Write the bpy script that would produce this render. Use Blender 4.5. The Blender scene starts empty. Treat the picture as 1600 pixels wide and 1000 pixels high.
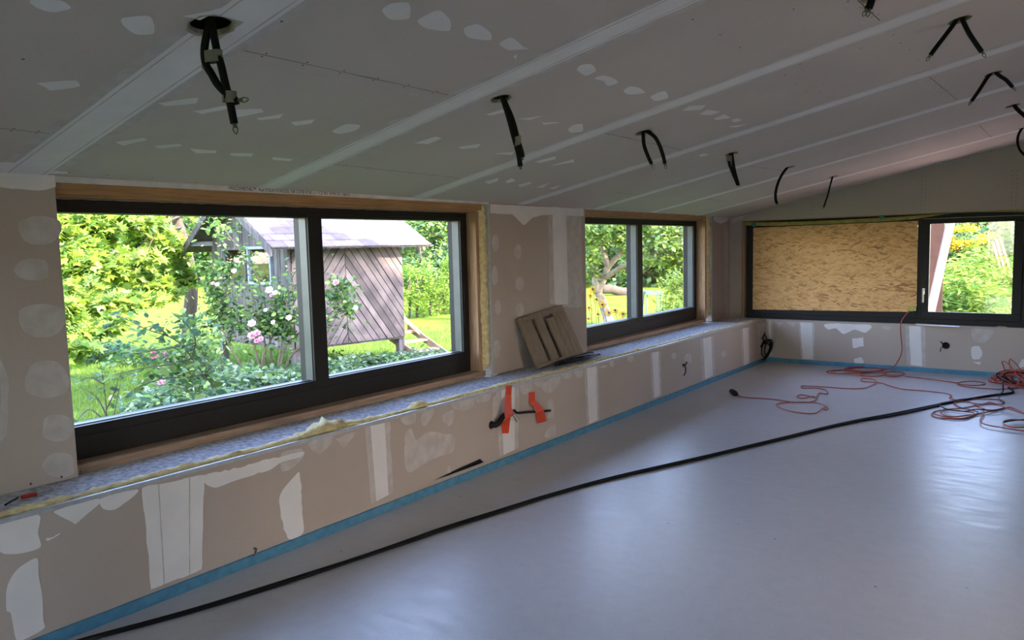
import bpy, bmesh, math, random
import numpy as np
from mathutils import Vector, Matrix, noise
random.seed(7); RNG=np.random.default_rng(7)
S=bpy.context.scene; COL=S.collection
# ------------------------------------------------------------------ camera, sky, sun, exposure
F=1187.006
CP=Vector((3.23190,0.0,1.52266))
FW=Vector((-0.60052311,0.79403454,-0.0942398)); RT=Vector((0.79875664,0.60113857,-0.0249049)); UP=Vector((-0.03687582,0.09023063,0.99523796))
cd=bpy.data.cameras.new('camera'); cam=bpy.data.objects.new('camera',cd); COL.objects.link(cam); S.camera=cam
cd.sensor_width=36; cd.lens=F/1600*36; cd.clip_start=.05; cd.clip_end=400
M3=Matrix((RT,UP,-FW)).transposed(); cam.matrix_world=Matrix.Translation(CP)@M3.to_4x4()
S.view_settings.view_transform='Standard'; S.view_settings.look='None'; S.view_settings.gamma=1
S.view_settings.use_curve_mapping=False; S.view_settings.exposure=1.85
w=bpy.data.worlds.new('sky'); S.world=w; w.use_nodes=True; nt=w.node_tree; nt.nodes.clear()
sk=nt.nodes.new('ShaderNodeTexSky'); sk.sky_type='NISHITA'; sk.sun_disc=False
sk.sun_elevation=math.radians(32); sk.sun_rotation=math.radians(90); sk.air_density=1.0; sk.dust_density=1.2
bg=nt.nodes.new('ShaderNodeBackground'); bg.inputs[1].default_value=1.08
wo=nt.nodes.new('ShaderNodeOutputWorld'); tn=nt.nodes.new('ShaderNodeMixRGB'); tn.blend_type='MULTIPLY'; tn.inputs[0].default_value=1; tn.inputs[2].default_value=(1.055,.975,.99,1); nt.links.new(sk.outputs[0],tn.inputs[1]); nt.links.new(tn.outputs[0],bg.inputs[0]); nt.links.new(bg.outputs[0],wo.inputs[0])
sd=bpy.data.lights.new('sun','SUN'); so=bpy.data.objects.new('sun',sd); COL.objects.link(so)
SUNDIR=Vector((math.cos(math.radians(32)),0,math.sin(math.radians(32))))
so.rotation_euler=SUNDIR.to_track_quat('Z','Y').to_euler(); sd.energy=7.5; sd.angle=math.radians(.6); sd.color=(1,.90,.72)

# ------------------------------------------------------------------ pixel -> place helpers
def ray(px): return FW+RT*((px[0]-800)/F)+UP*((500-px[1])/F)
def hit(px,n,off):
    n=Vector(n); d=ray(px); return CP+d*((off-CP.dot(n))/d.dot(n))
R0,R1,SILL=0.3313,0.0158,0.545
def HX(px,x=0): return hit(px,(1,0,0),x)
def HY(px,y): return hit(px,(0,1,0),y)
def HZ(px,z=0): return hit(px,(0,0,1),z)
def HW(px,D=0): return hit(px,(1,R1,0),-R0-D)
def HC(px,d=0): return hit(px,(-.201,.0013,1),1.9592-d)
def G(px,dep): return CP+ray(px)*dep
def xw(y,D=0): return -R0-R1*y-D
def cz(x,y): return 1.9592+.201*x-.0013*y

# ------------------------------------------------------------------ materials
MATS={}
def mat(name,c,rough=.8,c2=None,scale=8,detail=4,bump=0,bscale=None,metal=0,spec=.5,island=0,stretch=None,transl=0,coat=0,lo=.35,hi=.65):
    if name in MATS: return MATS[name]
    m=bpy.data.materials.new(name); m.use_nodes=True; n=m.node_tree; L=n.links
    b=n.nodes['Principled BSDF']; b.inputs['Roughness'].default_value=rough; b.inputs['Metallic'].default_value=metal
    b.inputs['Specular IOR Level'].default_value=spec
    c=tuple(c)+(1,); col=None
    tc=n.nodes.new('ShaderNodeTexCoord'); mp=n.nodes.new('ShaderNodeMapping'); L.new(tc.outputs['Object'],mp.inputs[0])
    if stretch: mp.inputs['Scale'].default_value=stretch
    nz=n.nodes.new('ShaderNodeTexNoise'); nz.inputs['Scale'].default_value=scale; nz.inputs['Detail'].default_value=detail
    L.new(mp.outputs[0],nz.inputs['Vector'])
    if c2 is None: c2=tuple(x*.8 for x in c[:3])
    r=n.nodes.new('ShaderNodeValToRGB'); r.color_ramp.elements[0].position=lo; r.color_ramp.elements[1].position=hi
    r.color_ramp.elements[0].color=tuple(c2)+(1,); r.color_ramp.elements[1].color=c
    L.new(nz.outputs[0],r.inputs[0]); col=r.outputs[0]
    if island:
        g=n.nodes.new('ShaderNodeNewGeometry'); h=n.nodes.new('ShaderNodeHueSaturation')
        mr=n.nodes.new('ShaderNodeMapRange'); mr.inputs[3].default_value=1-island; mr.inputs[4].default_value=1+island
        L.new(g.outputs['Random Per Island'],mr.inputs[0]); L.new(mr.outputs[0],h.inputs['Value'])
        mh=n.nodes.new('ShaderNodeMapRange'); mh.inputs[3].default_value=.5-island*.05; mh.inputs[4].default_value=.5+island*.05
        ml=n.nodes.new('ShaderNodeMath'); ml.operation='FRACT'; mk=n.nodes.new('ShaderNodeMath'); mk.operation='MULTIPLY'; mk.inputs[1].default_value=7.3
        L.new(g.outputs['Random Per Island'],mk.inputs[0]); L.new(mk.outputs[0],ml.inputs[0]); L.new(ml.outputs[0],mh.inputs[0]); L.new(mh.outputs[0],h.inputs['Hue'])
        L.new(col,h.inputs['Color']); col=h.outputs[0]
    L.new(col,b.inputs['Base Color'])
    if bump:
        n2=n.nodes.new('ShaderNodeTexNoise'); n2.inputs['Scale'].default_value=bscale or scale*6; n2.inputs['Detail'].default_value=4
        L.new(mp.outputs[0],n2.inputs['Vector']); bp=n.nodes.new('ShaderNodeBump'); bp.inputs['Strength'].default_value=bump; bp.inputs['Distance'].default_value=.01
        L.new(n2.outputs[0],bp.inputs['Height']); L.new(bp.outputs[0],b.inputs['Normal'])
    if transl:
        t=n.nodes.new('ShaderNodeBsdfTranslucent'); mx=n.nodes.new('ShaderNodeMixShader'); mx.inputs[0].default_value=transl
        L.new(col,t.inputs[0]); L.new(b.outputs[0],mx.inputs[1]); L.new(t.outputs[0],mx.inputs[2])
        L.new(mx.outputs[0],n.nodes['Material Output'].inputs[0])
    MATS[name]=m; return m
def board_mat(name,base,warm):
    m=bpy.data.materials.new(name); m.use_nodes=True; n=m.node_tree; L=n.links; b=n.nodes['Principled BSDF']; b.inputs['Roughness'].default_value=.85
    tc=n.nodes.new('ShaderNodeTexCoord')
    a=n.nodes.new('ShaderNodeTexNoise'); a.inputs['Scale'].default_value=1.3; a.inputs['Detail'].default_value=5
    c=n.nodes.new('ShaderNodeTexNoise'); c.inputs['Scale'].default_value=160; c.inputs['Detail'].default_value=3
    L.new(tc.outputs['Object'],a.inputs[0]); L.new(tc.outputs['Object'],c.inputs[0])
    r=n.nodes.new('ShaderNodeValToRGB'); r.color_ramp.elements[0].color=tuple(base)+(1,); r.color_ramp.elements[1].color=tuple(warm)+(1,)
    r.color_ramp.elements[0].position=.35; r.color_ramp.elements[1].position=.65
    L.new(a.outputs[0],r.inputs[0])
    mx=n.nodes.new('ShaderNodeMix'); mx.data_type='RGBA'; mx.blend_type='OVERLAY'; mx.inputs[0].default_value=.10
    L.new(r.outputs[0],mx.inputs[6]); L.new(c.outputs[0],mx.inputs[7]); L.new(mx.outputs[2],b.inputs['Base Color'])
    MATS[name]=m; return m
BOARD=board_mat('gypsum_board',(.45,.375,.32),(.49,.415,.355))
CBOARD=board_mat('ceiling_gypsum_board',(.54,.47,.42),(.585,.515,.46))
FILL=mat('joint_filler',(.82,.79,.77),.8,(.75,.72,.70),scale=5,bump=.1,bscale=60)
FILT=mat('thin_joint_filler',(.60,.555,.525),.8,(.50,.455,.42),scale=14,detail=6)
DARK=mat('joint_gap',(.12,.11,.10),.9)
SCREW=mat('screw_head',(.06,.06,.06),.6)
BLACK=mat('black_cable',(.008,.008,.008),.55,spec=.15)
BLACK2=mat('black_plastic',(.012,.012,.013),.55,spec=.2)
ANTH=mat('anthracite_aluminium',(.017,.016,.016),.5,(.014,.013,.013),scale=40,spec=.25)
GLAZBEAD=mat('glazing_seal',(.085,.10,.10),.4)
WOODO=mat('orange_spruce',(.46,.26,.11),.65,(.33,.18,.075),scale=6,stretch=(1,1,14),detail=6)
WOODL=mat('spruce_plank',(.40,.27,.18),.7,(.28,.18,.12),scale=5,stretch=(14,1,14),detail=6)
WOODV=mat('spruce_post',(.45,.28,.16),.7,(.34,.20,.11),scale=5,stretch=(14,14,1),detail=6)
GALV=mat('galvanised_steel',(.50,.52,.55),.5,(.42,.44,.46),scale=30,metal=.3)
BLUE=mat('blue_foam',(.09,.27,.40),.7,(.06,.21,.33),scale=20)
WOOL=mat('mineral_wool',(.85,.74,.42),.95,(.66,.53,.25),scale=30,bump=.5,bscale=90)
CONC=mat('rough_concrete',(.62,.62,.67),.95,(.30,.30,.34),scale=45,detail=8,bump=1.0,bscale=70)
ORANGE=mat('orange_tape',(.75,.07,.015),.4,(.65,.05,.01),scale=9)
CORD=mat('orange_cord',(.42,.085,.05),.5,(.36,.06,.04))
GREYT=mat('grey_tape',(.22,.20,.17),.5)
WHITE=mat('white_paint',(.75,.75,.73),.7)
RAWW=mat('raw_timber_lining',(.30,.22,.16),.8,scale=3)
def floor_mat():
    m=bpy.data.materials.new('screed_floor'); m.use_nodes=True; n=m.node_tree; L=n.links; b=n.nodes['Principled BSDF']
    tc=n.nodes.new('ShaderNodeTexCoord')
    def nz(s,d,st=None):
        q=n.nodes.new('ShaderNodeTexNoise'); q.inputs['Scale'].default_value=s; q.inputs['Detail'].default_value=d
        if st:
            mp=n.nodes.new('ShaderNodeMapping'); mp.inputs['Scale'].default_value=st; mp.inputs['Rotation'].default_value=(0,0,.5); L.new(tc.outputs['Object'],mp.inputs[0]); L.new(mp.outputs[0],q.inputs[0])
        else: L.new(tc.outputs['Object'],q.inputs[0])
        return q.outputs[0]
    def ramp(src,p0,c0,p1,c1):
        r=n.nodes.new('ShaderNodeValToRGB'); e=r.color_ramp.elements; e[0].position=p0;e[1].position=p1
        e[0].color=tuple(c0)+(1,); e[1].color=tuple(c1)+(1,); L.new(src,r.inputs[0]); return r.outputs[0]
    def mul(a,c,f=1):
        x=n.nodes.new('ShaderNodeMix'); x.data_type='RGBA'; x.blend_type='MULTIPLY'; x.inputs[0].default_value=f; L.new(a,x.inputs[6]); L.new(c,x.inputs[7]); return x.outputs[2]
    base=ramp(nz(.7,6),.35,(.50,.485,.50),.65,(.55,.535,.55))
    base=mul(base,ramp(nz(16,8),.3,(.93,.93,.93),.7,(1,1,1)))
    base=mul(base,ramp(nz(90,3,(1,3,1)),.3,(.86,.86,.86),.5,(1,1,1)))
    v=n.nodes.new('ShaderNodeTexVoronoi'); v.inputs['Scale'].default_value=4.5; L.new(tc.outputs['Object'],v.inputs['Vector'])
    base=mul(base,ramp(v.outputs['Distance'],.022,(.25,.22,.2),.034,(1,1,1)))
    L.new(base,b.inputs['Base Color'])
    L.new(ramp(nz(5,6,(1,4,1)),.3,(.30,)*3,.7,(.42,)*3),b.inputs['Roughness'])
    bp=n.nodes.new('ShaderNodeBump'); bp.inputs['Strength'].default_value=.12; bp.inputs['Distance'].default_value=.004; L.new(nz(60,5),bp.inputs['Height']); L.new(bp.outputs[0],b.inputs['Normal'])
    return m
def osb_mat():
    m=bpy.data.materials.new('osb_strands'); m.use_nodes=True; n=m.node_tree; L=n.links; b=n.nodes['Principled BSDF']; b.inputs['Roughness'].default_value=.7
    tc=n.nodes.new('ShaderNodeTexCoord'); cols=[]
    wn=n.nodes.new('ShaderNodeTexNoise'); wn.inputs['Scale'].default_value=9; L.new(tc.outputs['Object'],wn.inputs[0])
    ad=n.nodes.new('ShaderNodeMixRGB'); ad.blend_type='ADD'; ad.inputs[0].default_value=.05; L.new(tc.outputs['Object'],ad.inputs[1]); L.new(wn.outputs['Color'],ad.inputs[2])
    for rot,st in ((.08,(12,1,62)),(-.55,(13,1,66)),(.5,(12,1,60)),(-.15,(14,1,70))):
        m1=n.nodes.new('ShaderNodeMapping'); m1.inputs['Rotation'].default_value=(0,rot,0); L.new(ad.outputs[0],m1.inputs[0])
        mp=n.nodes.new('ShaderNodeMapping'); mp.inputs['Scale'].default_value=st; L.new(m1.outputs[0],mp.inputs[0])
        v=n.nodes.new('ShaderNodeTexVoronoi'); v.inputs['Scale'].default_value=1; L.new(mp.outputs[0],v.inputs['Vector'])
        sp=n.nodes.new('ShaderNodeSeparateColor'); L.new(v.outputs['Color'],sp.inputs[0]); cols.append((sp.outputs[0],sp.outputs[1]))
    cur=cols[0][0]
    for v_,sel in cols[1:]:
        gt=n.nodes.new('ShaderNodeMath'); gt.operation='GREATER_THAN'; gt.inputs[1].default_value=.66; L.new(sel,gt.inputs[0])
        mx=n.nodes.new('ShaderNodeMix'); mx.data_type='FLOAT'; L.new(gt.outputs[0],mx.inputs[0]); L.new(cur,mx.inputs[2]); L.new(v_,mx.inputs[3]); cur=mx.outputs[0]
    big=n.nodes.new('ShaderNodeTexNoise'); big.inputs['Scale'].default_value=2.2; L.new(tc.outputs['Object'],big.inputs[0])
    mb=n.nodes.new('ShaderNodeMath'); mb.operation='MULTIPLY_ADD'; mb.inputs[1].default_value=.5; L.new(big.outputs[0],mb.inputs[0]); L.new(cur,mb.inputs[2])
    r=n.nodes.new('ShaderNodeValToRGB'); e=r.color_ramp.elements; e[0].position=.2; e[0].color=(.36,.17,.055,1); e[1].position=1.2; e[1].color=(.80,.49,.21,1)
    k=e.new(.42); k.color=(.62,.35,.125,1)
    L.new(mb.outputs[0],r.inputs[0]); L.new(r.outputs[0],b.inputs['Base Color']); return m
def glass_mat(name='window_glass',tint=(.89,.87,.88)):
    m=bpy.data.materials.new(name); m.use_nodes=True; n=m.node_tree; L=n.links; n.nodes.remove(n.nodes['Principled BSDF'])
    t=n.nodes.new('ShaderNodeBsdfTransparent'); t.inputs[0].default_value=tuple(tint)+(1,)
    g=n.nodes.new('ShaderNodeBsdfGlossy'); g.inputs['Roughness'].default_value=.02
    lw=n.nodes.new('ShaderNodeLayerWeight'); lw.inputs[0].default_value=.5; mx=n.nodes.new('ShaderNodeMixShader')
    pw=n.nodes.new('ShaderNodeMath'); pw.operation='POWER'; pw.inputs[1].default_value=5; L.new(lw.outputs['Facing'],pw.inputs[0])
    mr=n.nodes.new('ShaderNodeMapRange'); mr.inputs[3].default_value=.04; mr.inputs[4].default_value=1; L.new(pw.outputs[0],mr.inputs[0]); L.new(mr.outputs[0],mx.inputs[0]); L.new(t.outputs[0],mx.inputs[1]); L.new(g.outputs[0],mx.inputs[2]); L.new(mx.outputs[0],n.nodes['Material Output'].inputs[0])
    return m
FLOORM=floor_mat(); OSB=osb_mat(); GLASS=glass_mat()

# ------------------------------------------------------------------ mesh helpers
def link(name,bm,mats,parent=None,smooth=False,kind=None,recalc=True):
    me=bpy.data.meshes.new(name)
    if recalc and len(bm.faces)<30000: bmesh.ops.recalc_face_normals(bm,faces=bm.faces)
    bm.to_mesh(me); bm.free()
    for m in (mats if isinstance(mats,(list,tuple)) else [mats]): me.materials.append(m)
    if smooth: me.polygons.foreach_set('use_smooth',[True]*len(me.polygons))
    o=bpy.data.objects.new(name,me); COL.objects.link(o)
    if parent: o.parent=parent
    if kind: o['kind']=kind
    return o
def thing(name,label=None,cat=None,group=None,kind=None,loc=(0,0,0)):
    o=bpy.data.objects.new(name,None); COL.objects.link(o); o.location=loc; o.empty_display_size=.05
    if label: o['label']=label
    if cat: o['category']=cat
    if group: o['group']=group
    if kind: o['kind']=kind
    return o
def tag(o,label,cat,group=None,kind=None):
    o['label']=label; o['category']=cat
    if group: o['group']=group
    if kind: o['kind']=kind
    return o
def rebase(root):            # move a thing's origin to its base, children keep their place
    pts=[]
    bpy.context.view_layer.update()
    for c in root.children:
        pts+=[c.matrix_world@Vector(v.co) for v in c.data.vertices] if c.data else []
    if not pts: return
    b=Vector(((min(p.x for p in pts)+max(p.x for p in pts))/2,(min(p.y for p in pts)+max(p.y for p in pts))/2,min(p.z for p in pts)))
    root.location=b
    for c in root.children: c.location=c.location-b
def hexa(bm,P,mi=0):         # 8 points: bottom 4 loop, top 4 loop
    v=[bm.verts.new(p) for p in P]
    for f in ((0,1,2,3),(7,6,5,4),(0,4,5,1),(1,5,6,2),(2,6,7,3),(3,7,4,0)):
        bm.faces.new([v[i] for i in f]).material_index=mi
def box(bm,a,b,mi=0):
    x0,y0,z0=a;x1,y1,z1=b
    hexa(bm,[(x0,y0,z0),(x1,y0,z0),(x1,y1,z0),(x0,y1,z0),(x0,y0,z1),(x1,y0,z1),(x1,y1,z1),(x0,y1,z1)],mi)
def wbox(bm,y0,y1,z0,z1,D0,D1,mi=0):   # box in the slightly turned plane of the left wall
    hexa(bm,[(xw(y0,D0),y0,z0),(xw(y1,D0),y1,z0),(xw(y1,D1),y1,z0),(xw(y0,D1),y0,z0),(xw(y0,D0),y0,z1),(xw(y1,D0),y1,z1),(xw(y1,D1),y1,z1),(xw(y0,D1),y0,z1)],mi)
def bevel(o,w=.002,seg=2):
    m=o.modifiers.new('bevel','BEVEL'); m.width=w; m.segments=seg; m.limit_method='ANGLE'; return o
def smoothpts(pts,n=6):
    P=[Vector(p) for p in pts]
    if len(P)<3: return P
    out=[]
    Q=[P[0]*2-P[1]]+P+[P[-1]*2-P[-2]]
    for i in range(1,len(Q)-2):
        a,b,c,d=Q[i-1:i+3]
        for k in range(n):
            t=k/n; out.append(.5*((2*b)+(c-a)*t+(2*a-5*b+4*c-d)*t*t+(3*b-a-3*c+d)*t**3))
    out.append(P[-1]); return out
def tube(bm,pts,r,sides=8,sm=5,mi=0,caps=True):
    P=smoothpts(pts,sm) if sm else [Vector(p) for p in pts]
    n=len(P); rr=(lambda t:r) if not callable(r) else r
    up=Vector((0,0,1)); rings=[]; prev=None
    for i,p in enumerate(P):
        d=(P[min(i+1,n-1)]-P[max(i-1,0)])
        if d.length<1e-7: d=Vector((0,0,1))
        d.normalize()
        if prev is None:
            a=d.cross(up); 
            if a.length<.1: a=d.cross(Vector((1,0,0)))
        else:
            a=prev-d*prev.dot(d)
            if a.length<1e-4: a=d.cross(up)
        a.normalize(); prev=a; b=d.cross(a); R=rr(i/max(1,n-1))
        rings.append([bm.verts.new(p+(a*math.cos(q)+b*math.sin(q))*R) for q in [2*math.pi*k/sides for k in range(sides)]])
    for i in range(n-1):
        for k in range(sides):
            f=bm.faces.new((rings[i][k],rings[i][(k+1)%sides],rings[i+1][(k+1)%sides],rings[i+1][k])); f.material_index=mi; f.smooth=True
    if caps:
        bm.faces.new(rings[0][::-1]).material_index=mi; bm.faces.new(rings[-1]).material_index=mi
def jag(pts,n,amt,seg=.03):   # rough edge in the plane with normal n
    out=[]; n=Vector(n).normalized()
    for i in range(len(pts)):
        a,b=pts[i],pts[(i+1)%len(pts)]; d=b-a; L=d.length
        k=max(1,int(L/seg)); s=d.normalized().cross(n) if L>1e-6 else Vector()
        for j in range(k):
            p=a+d*(j/k); q=0 if j==0 else (noise.noise(p*9)*1.2+noise.noise(p*40)*.5)*amt
            out.append(p+s*q)
    return out
PC=[0]
def patch(bm,pts,n,lift,mi,amt=.008,seg=.03,sm=True):
    PC[0]=(PC[0]+1)%23; lift+=PC[0]*1.3e-5
    n=Vector(n).normalized()
    if sm and len(pts)>4:
        Q=list(pts); m_=len(Q); pts=[]
        for i in range(m_):
            a,b,c,d=Q[i-1],Q[i],Q[(i+1)%m_],Q[(i+2)%m_]
            for t in (0,.25,.5,.75):
                k=a*(-.35*t+.7*t*t-.35*t**3)+b*(1+(.35-3)*t*t+(2-.35)*t**3)+c*(.35*t+(3-.7)*t*t+(.35-2)*t**3)+d*(-.35*t*t+.35*t**3); pts.append(k)
    P=[p+n*lift for p in jag(pts,n,amt,seg)]
    try: f=bm.faces.new([bm.verts.new(p) for p in P]); f.material_index=mi
    except Exception: return
    f.normal_update()
    if f.normal.dot(n)<0: f.normal_flip()
def holed_board(bm,outer,holes,n,th,mi=0):   # flat board with real holes, front face at given points, thickness behind
    n=Vector(n).normalized(); edges=[]; loops=[]
    for lp in [outer]+holes:
        v=[bm.verts.new(p) for p in lp]; loops.append(v)
        for i in range(len(v)): edges.append(bm.edges.new((v[i],v[(i+1)%len(v)])))
    r=bmesh.ops.triangle_fill(bm,use_beauty=True,use_dissolve=False,edges=edges,normal=n)
    for g in r['geom']:
        if isinstance(g,bmesh.types.BMFace): g.material_index=mi
    for v in loops:
        w=[bm.verts.new(q.co-n*th) for q in v]
        for i in range(len(v)):
            j=(i+1)%len(v); bm.faces.new((v[i],v[j],w[j],w[i])).material_index=mi
def crc(c,n,r,k=20,ax=None,e=1,wob=0):
    n=Vector(n).normalized(); a=(Vector(ax) if ax else n.orthogonal()).normalized(); a=(a-n*a.dot(n)).normalized(); b=n.cross(a)
    return [Vector(c)+(a*math.cos(2*math.pi*i/k)*e+b*math.sin(2*math.pi*i/k))*r*(1+wob*random.uniform(-1,1)) for i in range(k)]
def scr(ox,oy,s,pts): return [(ox+x*s,oy+y*s) for x,y in pts]

# ================================================================== ROOM SHELL
YB=9.644; XR=6.6; YF=-3.2
CN=Vector((-.201,.0013,1)).normalized()
# floor
bm=bmesh.new(); box(bm,(-.05,YF,-.2),(XR+.3,YB+.05,0)); link('floor',bm,FLOORM,kind='structure')
# --- ceiling with real cable holes, joint bands and filler spots
HOLES=[((330,40),.062),((783,154),.045),((1005,207),.045),((1143,240),.045),((1234,261),.045),((1302,276),.045),((1365,-5),.045),((1500,31),.045),((1552,115),.045),((1582,165),.045),((1600,200),.045)]
HP=[HC(q) for q,_ in HOLES]
def cpt(x,y): return Vector((x,y,cz(x,y)))
bm=bmesh.new()
holes=[crc(p,CN,r,22,wob=.02) for p,(q,r) in zip(HP,HOLES)]
holed_board(bm,[cpt(xw(YF),YF),cpt(XR,YF),cpt(XR,YB+.3),cpt(xw(YB+.3),YB+.3)],holes,-CN,.013)
DN=-CN
def cband(y,wd,lift,mi,amt,x0=None,x1=XR):
    xs=xw(y)+.002; h0=HP[0]
    if y-wd/2<h0.y+.066 and y+wd/2>h0.y-.066:      # the joint band stops around the first cable hole
        ya=h0.y+.067; segs=[(xs,h0.x-.066,y-wd/2,y+wd/2),(h0.x+.066,x1,y-wd/2,y+wd/2)]
        if y+wd/2>ya: segs.append((h0.x-.0659,h0.x+.0659,max(ya,y-wd/2),y+wd/2))
        if y-wd/2<h0.y-.067: segs.append((h0.x-.0659,h0.x+.0659,y-wd/2,min(h0.y-.067,y+wd/2)))
        for a_,b_,c_,d_ in segs: patch(bm,[cpt(a_,c_),cpt(b_,c_),cpt(b_,d_),cpt(a_,d_)],DN,lift,mi,0 if b_-a_<.2 else amt*.3,.05)
        return
    P=[cpt(xs,y-wd/2),cpt(x1,y-wd/2),cpt(x1,y+wd/2),cpt(xs,y+wd/2)]
    # keep clear of the cable holes by nudging is not needed: the holes sit beside the joints
    patch(bm,P,DN,lift,mi,amt,.05)
for k in range(-3,8):
    y=1.3644+1.2*k
    if y>YB: break
    wide=1.25 if k==0 else 1
    cband(y,.20*wide,.0006,2,.02); cband(y+.0,.135*wide,.0012,1,.006)
    cband(y-.052*wide,.006,.0016,2,.002); cband(y+.052*wide,.006,.0016,2,.002)
def cpoly(ox,oy,s,pts,mi=1,amt=.006,lift=.0008):
    patch(bm,[HC(q) for q in scr(ox,oy,s,pts)],DN,lift,mi,amt,.02)
A=.3125
for pts in [((150,0),(300,0),(355,40),(260,60),(180,35)),((610,90),(750,80),(770,165),(680,170),(620,130)),((180,415),(380,402),(400,430),(250,452)),
  ((790,515),(990,488),(980,515),(830,530)),((960,555),(1140,525),(1150,540),(1010,570)),((1140,548),(1310,542),(1320,560),(1180,585)),((1280,590),(1420,567),(1400,590),(1300,600)),
  ((1455,610),(1575,595),(1560,615),(1480,627)),((575,710),(720,688),(735,700),(620,727)),((770,730),(900,718),(910,730),(800,742)),((950,742),(1085,750),(1080,765),(980,765)),
  ((1150,765),(1270,765),(1260,782),(1160,778)),((1360,785),(1465,795),(1450,805),(1370,800)),((0,812),(95,815),(130,835),(340,860),(300,868),(0,858)),((910,80),(1080,45),(1190,20),(1000,100))]:
    cpoly(0,0,A,pts)
for pts in [((630,50),(680,15),(765,15),(765,90),(670,95)),((808,100),(910,48),(970,100),(965,153),(850,140)),((1040,140),(1110,120),(1175,165),(1170,200),(1060,185)),
  ((1215,215),(1270,185),(1365,245),(1260,250)),((1285,280),(1305,270),(1300,298)),((380,655),(450,620),(520,625),(500,650),(420,668)),((1150,570),(1230,545),(1260,555),(1170,577)),
  ((1305,595),(1435,577),(1370,600)),((1425,612),(1520,612),(1440,623)),((790,715),(900,682),(930,690),(860,720)),((1005,735),(1125,718),(1110,738),(1030,745)),((1190,768),(1290,757),(1280,775)),
  ((1390,808),(1500,780),(1500,795),(1420,815)),((1475,828),(1590,795),(1590,810)),((1140,908),(1215,888),(1210,905),(1160,920)),((1245,905),(1280,890),(1297,905),(1260,915)),
  ((1305,925),(1370,908),(1375,918),(1320,935)),((1400,935),(1470,913),(1430,940)),((1465,940),(1530,923),(1490,947))]:
    cpoly(400,0,A,pts)
for pts in [((405,435),(430,405),(495,400),(525,440),(460,472)),((515,490),(570,470),(640,490),(660,515),(600,535),(570,505)),((697,565),(740,538),(800,550),(830,580),(730,590)),
  ((865,605),(920,575),(960,570),(975,610),(900,630)),((350,810),(380,780),(440,775),(440,820),(370,827)),((1065,690),(1110,662),(1215,655),(1180,685)),((1170,715),(1220,685),(1305,697),(1240,720)),
  ((1258,740),(1330,712),(1365,735),(1280,750)),((1368,750),(1410,737),(1440,750),(1390,767)),((1350,790),(1500,770),(1400,795)),((1165,970),(1200,957),(1240,965),(1180,980)),
  ((1560,830),(1640,815),(1640,838))]:
    cpoly(800,0,.25,pts)
for pts in [((920,110),(950,97),(1000,100),(990,120),(940,122)),((995,140),(1075,130),(1020,150)),((1040,165),(1150,145),(1100,172)),((525,250),(560,235),(605,245),(560,265)),
  ((655,285),(780,285),(700,298)),((1140,180),(1215,165),(1180,182)),((830,462),(910,442),(905,448)),((860,472),(940,455),(935,462)),((1030,492),(1100,478),(1095,486)),((1070,500),(1160,485),(1150,493)),
  ((770,555),(830,552),(850,568)),((840,570),(915,560),(900,573)),((520,418),(580,400),(575,407)),((570,430),(640,405),(635,412)),((1385,420),(1440,412),(1430,420)),((1400,432),(1470,425),(1460,433)),((620,430),(680,410),(670,420))]:
    cpoly(960,180,.25,pts,mi=2)
def cline(a,b,wd=.004,mi=3):
    p,q=HC(a),HC(b); s=(q-p).normalized().cross(DN)*wd/2
    patch(bm,[p+s,q+s,q-s,p-s],DN,.0007,mi,.001,.1)
    return p,q
for a,b in [((0,200),(77,208)),((378,78),(700,148)),((519,256),(716,278)),((942,207),(1065,234)),((1340,0),(1375,32)),((1452,120),(1497,157)),((1530,196),(1550,215)),((960,300),(997,304)),((1172,259),(1225,267)),((1100,310),(1140,316))]:
    p,q=cline(a,b); d=(q-p); off=d.normalized().cross(DN)
    for sgn in (-1,1):
        k=max(2,int(d.length/.16))
        for i in range(k):
            c=p+d*((i+.5)/k)+off*sgn*.013
            patch(bm,crc(c,DN,.0042,8),DN,.0009,4,0,1)
    s2=off*.055; patch(bm,[p+s2+off*.006,q+s2+off*.006,q+s2-off*.006,p+s2-off*.006],DN,.0006,2,.002,.1)
for q in [(1226,117),(1244,131),(1261,142),(1275,136),(1282,144),(1294,152),(1250,100),(1396,54),(1407,67),(1421,77),(1434,93),(1325,2),(1348,12),(1364,19),(1240,14),(1345,75),(1082,30),(1125,54),(1156,74),(1099,151),(108,269),(168,273),(238,278),(307,285),(370,289),(440,33),(36,92),(240,151)]:
    patch(bm,crc(HC(q),DN,.005,8),DN,.0009,4,0,1)
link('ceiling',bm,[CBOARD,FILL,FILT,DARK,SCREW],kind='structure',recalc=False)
# roof deck above the ceiling
bm=bmesh.new()
P=[cpt(xw(YF,.7),YF-.3),cpt(XR+.4,YF-.3),cpt(XR+.4,YB+.6),cpt(xw(YB,.7),YB+.6)]
hexa(bm,[p+CN*.16 for p in P]+[p+CN*.36 for p in P]); link('roof',bm,DARK,kind='structure')
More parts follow.
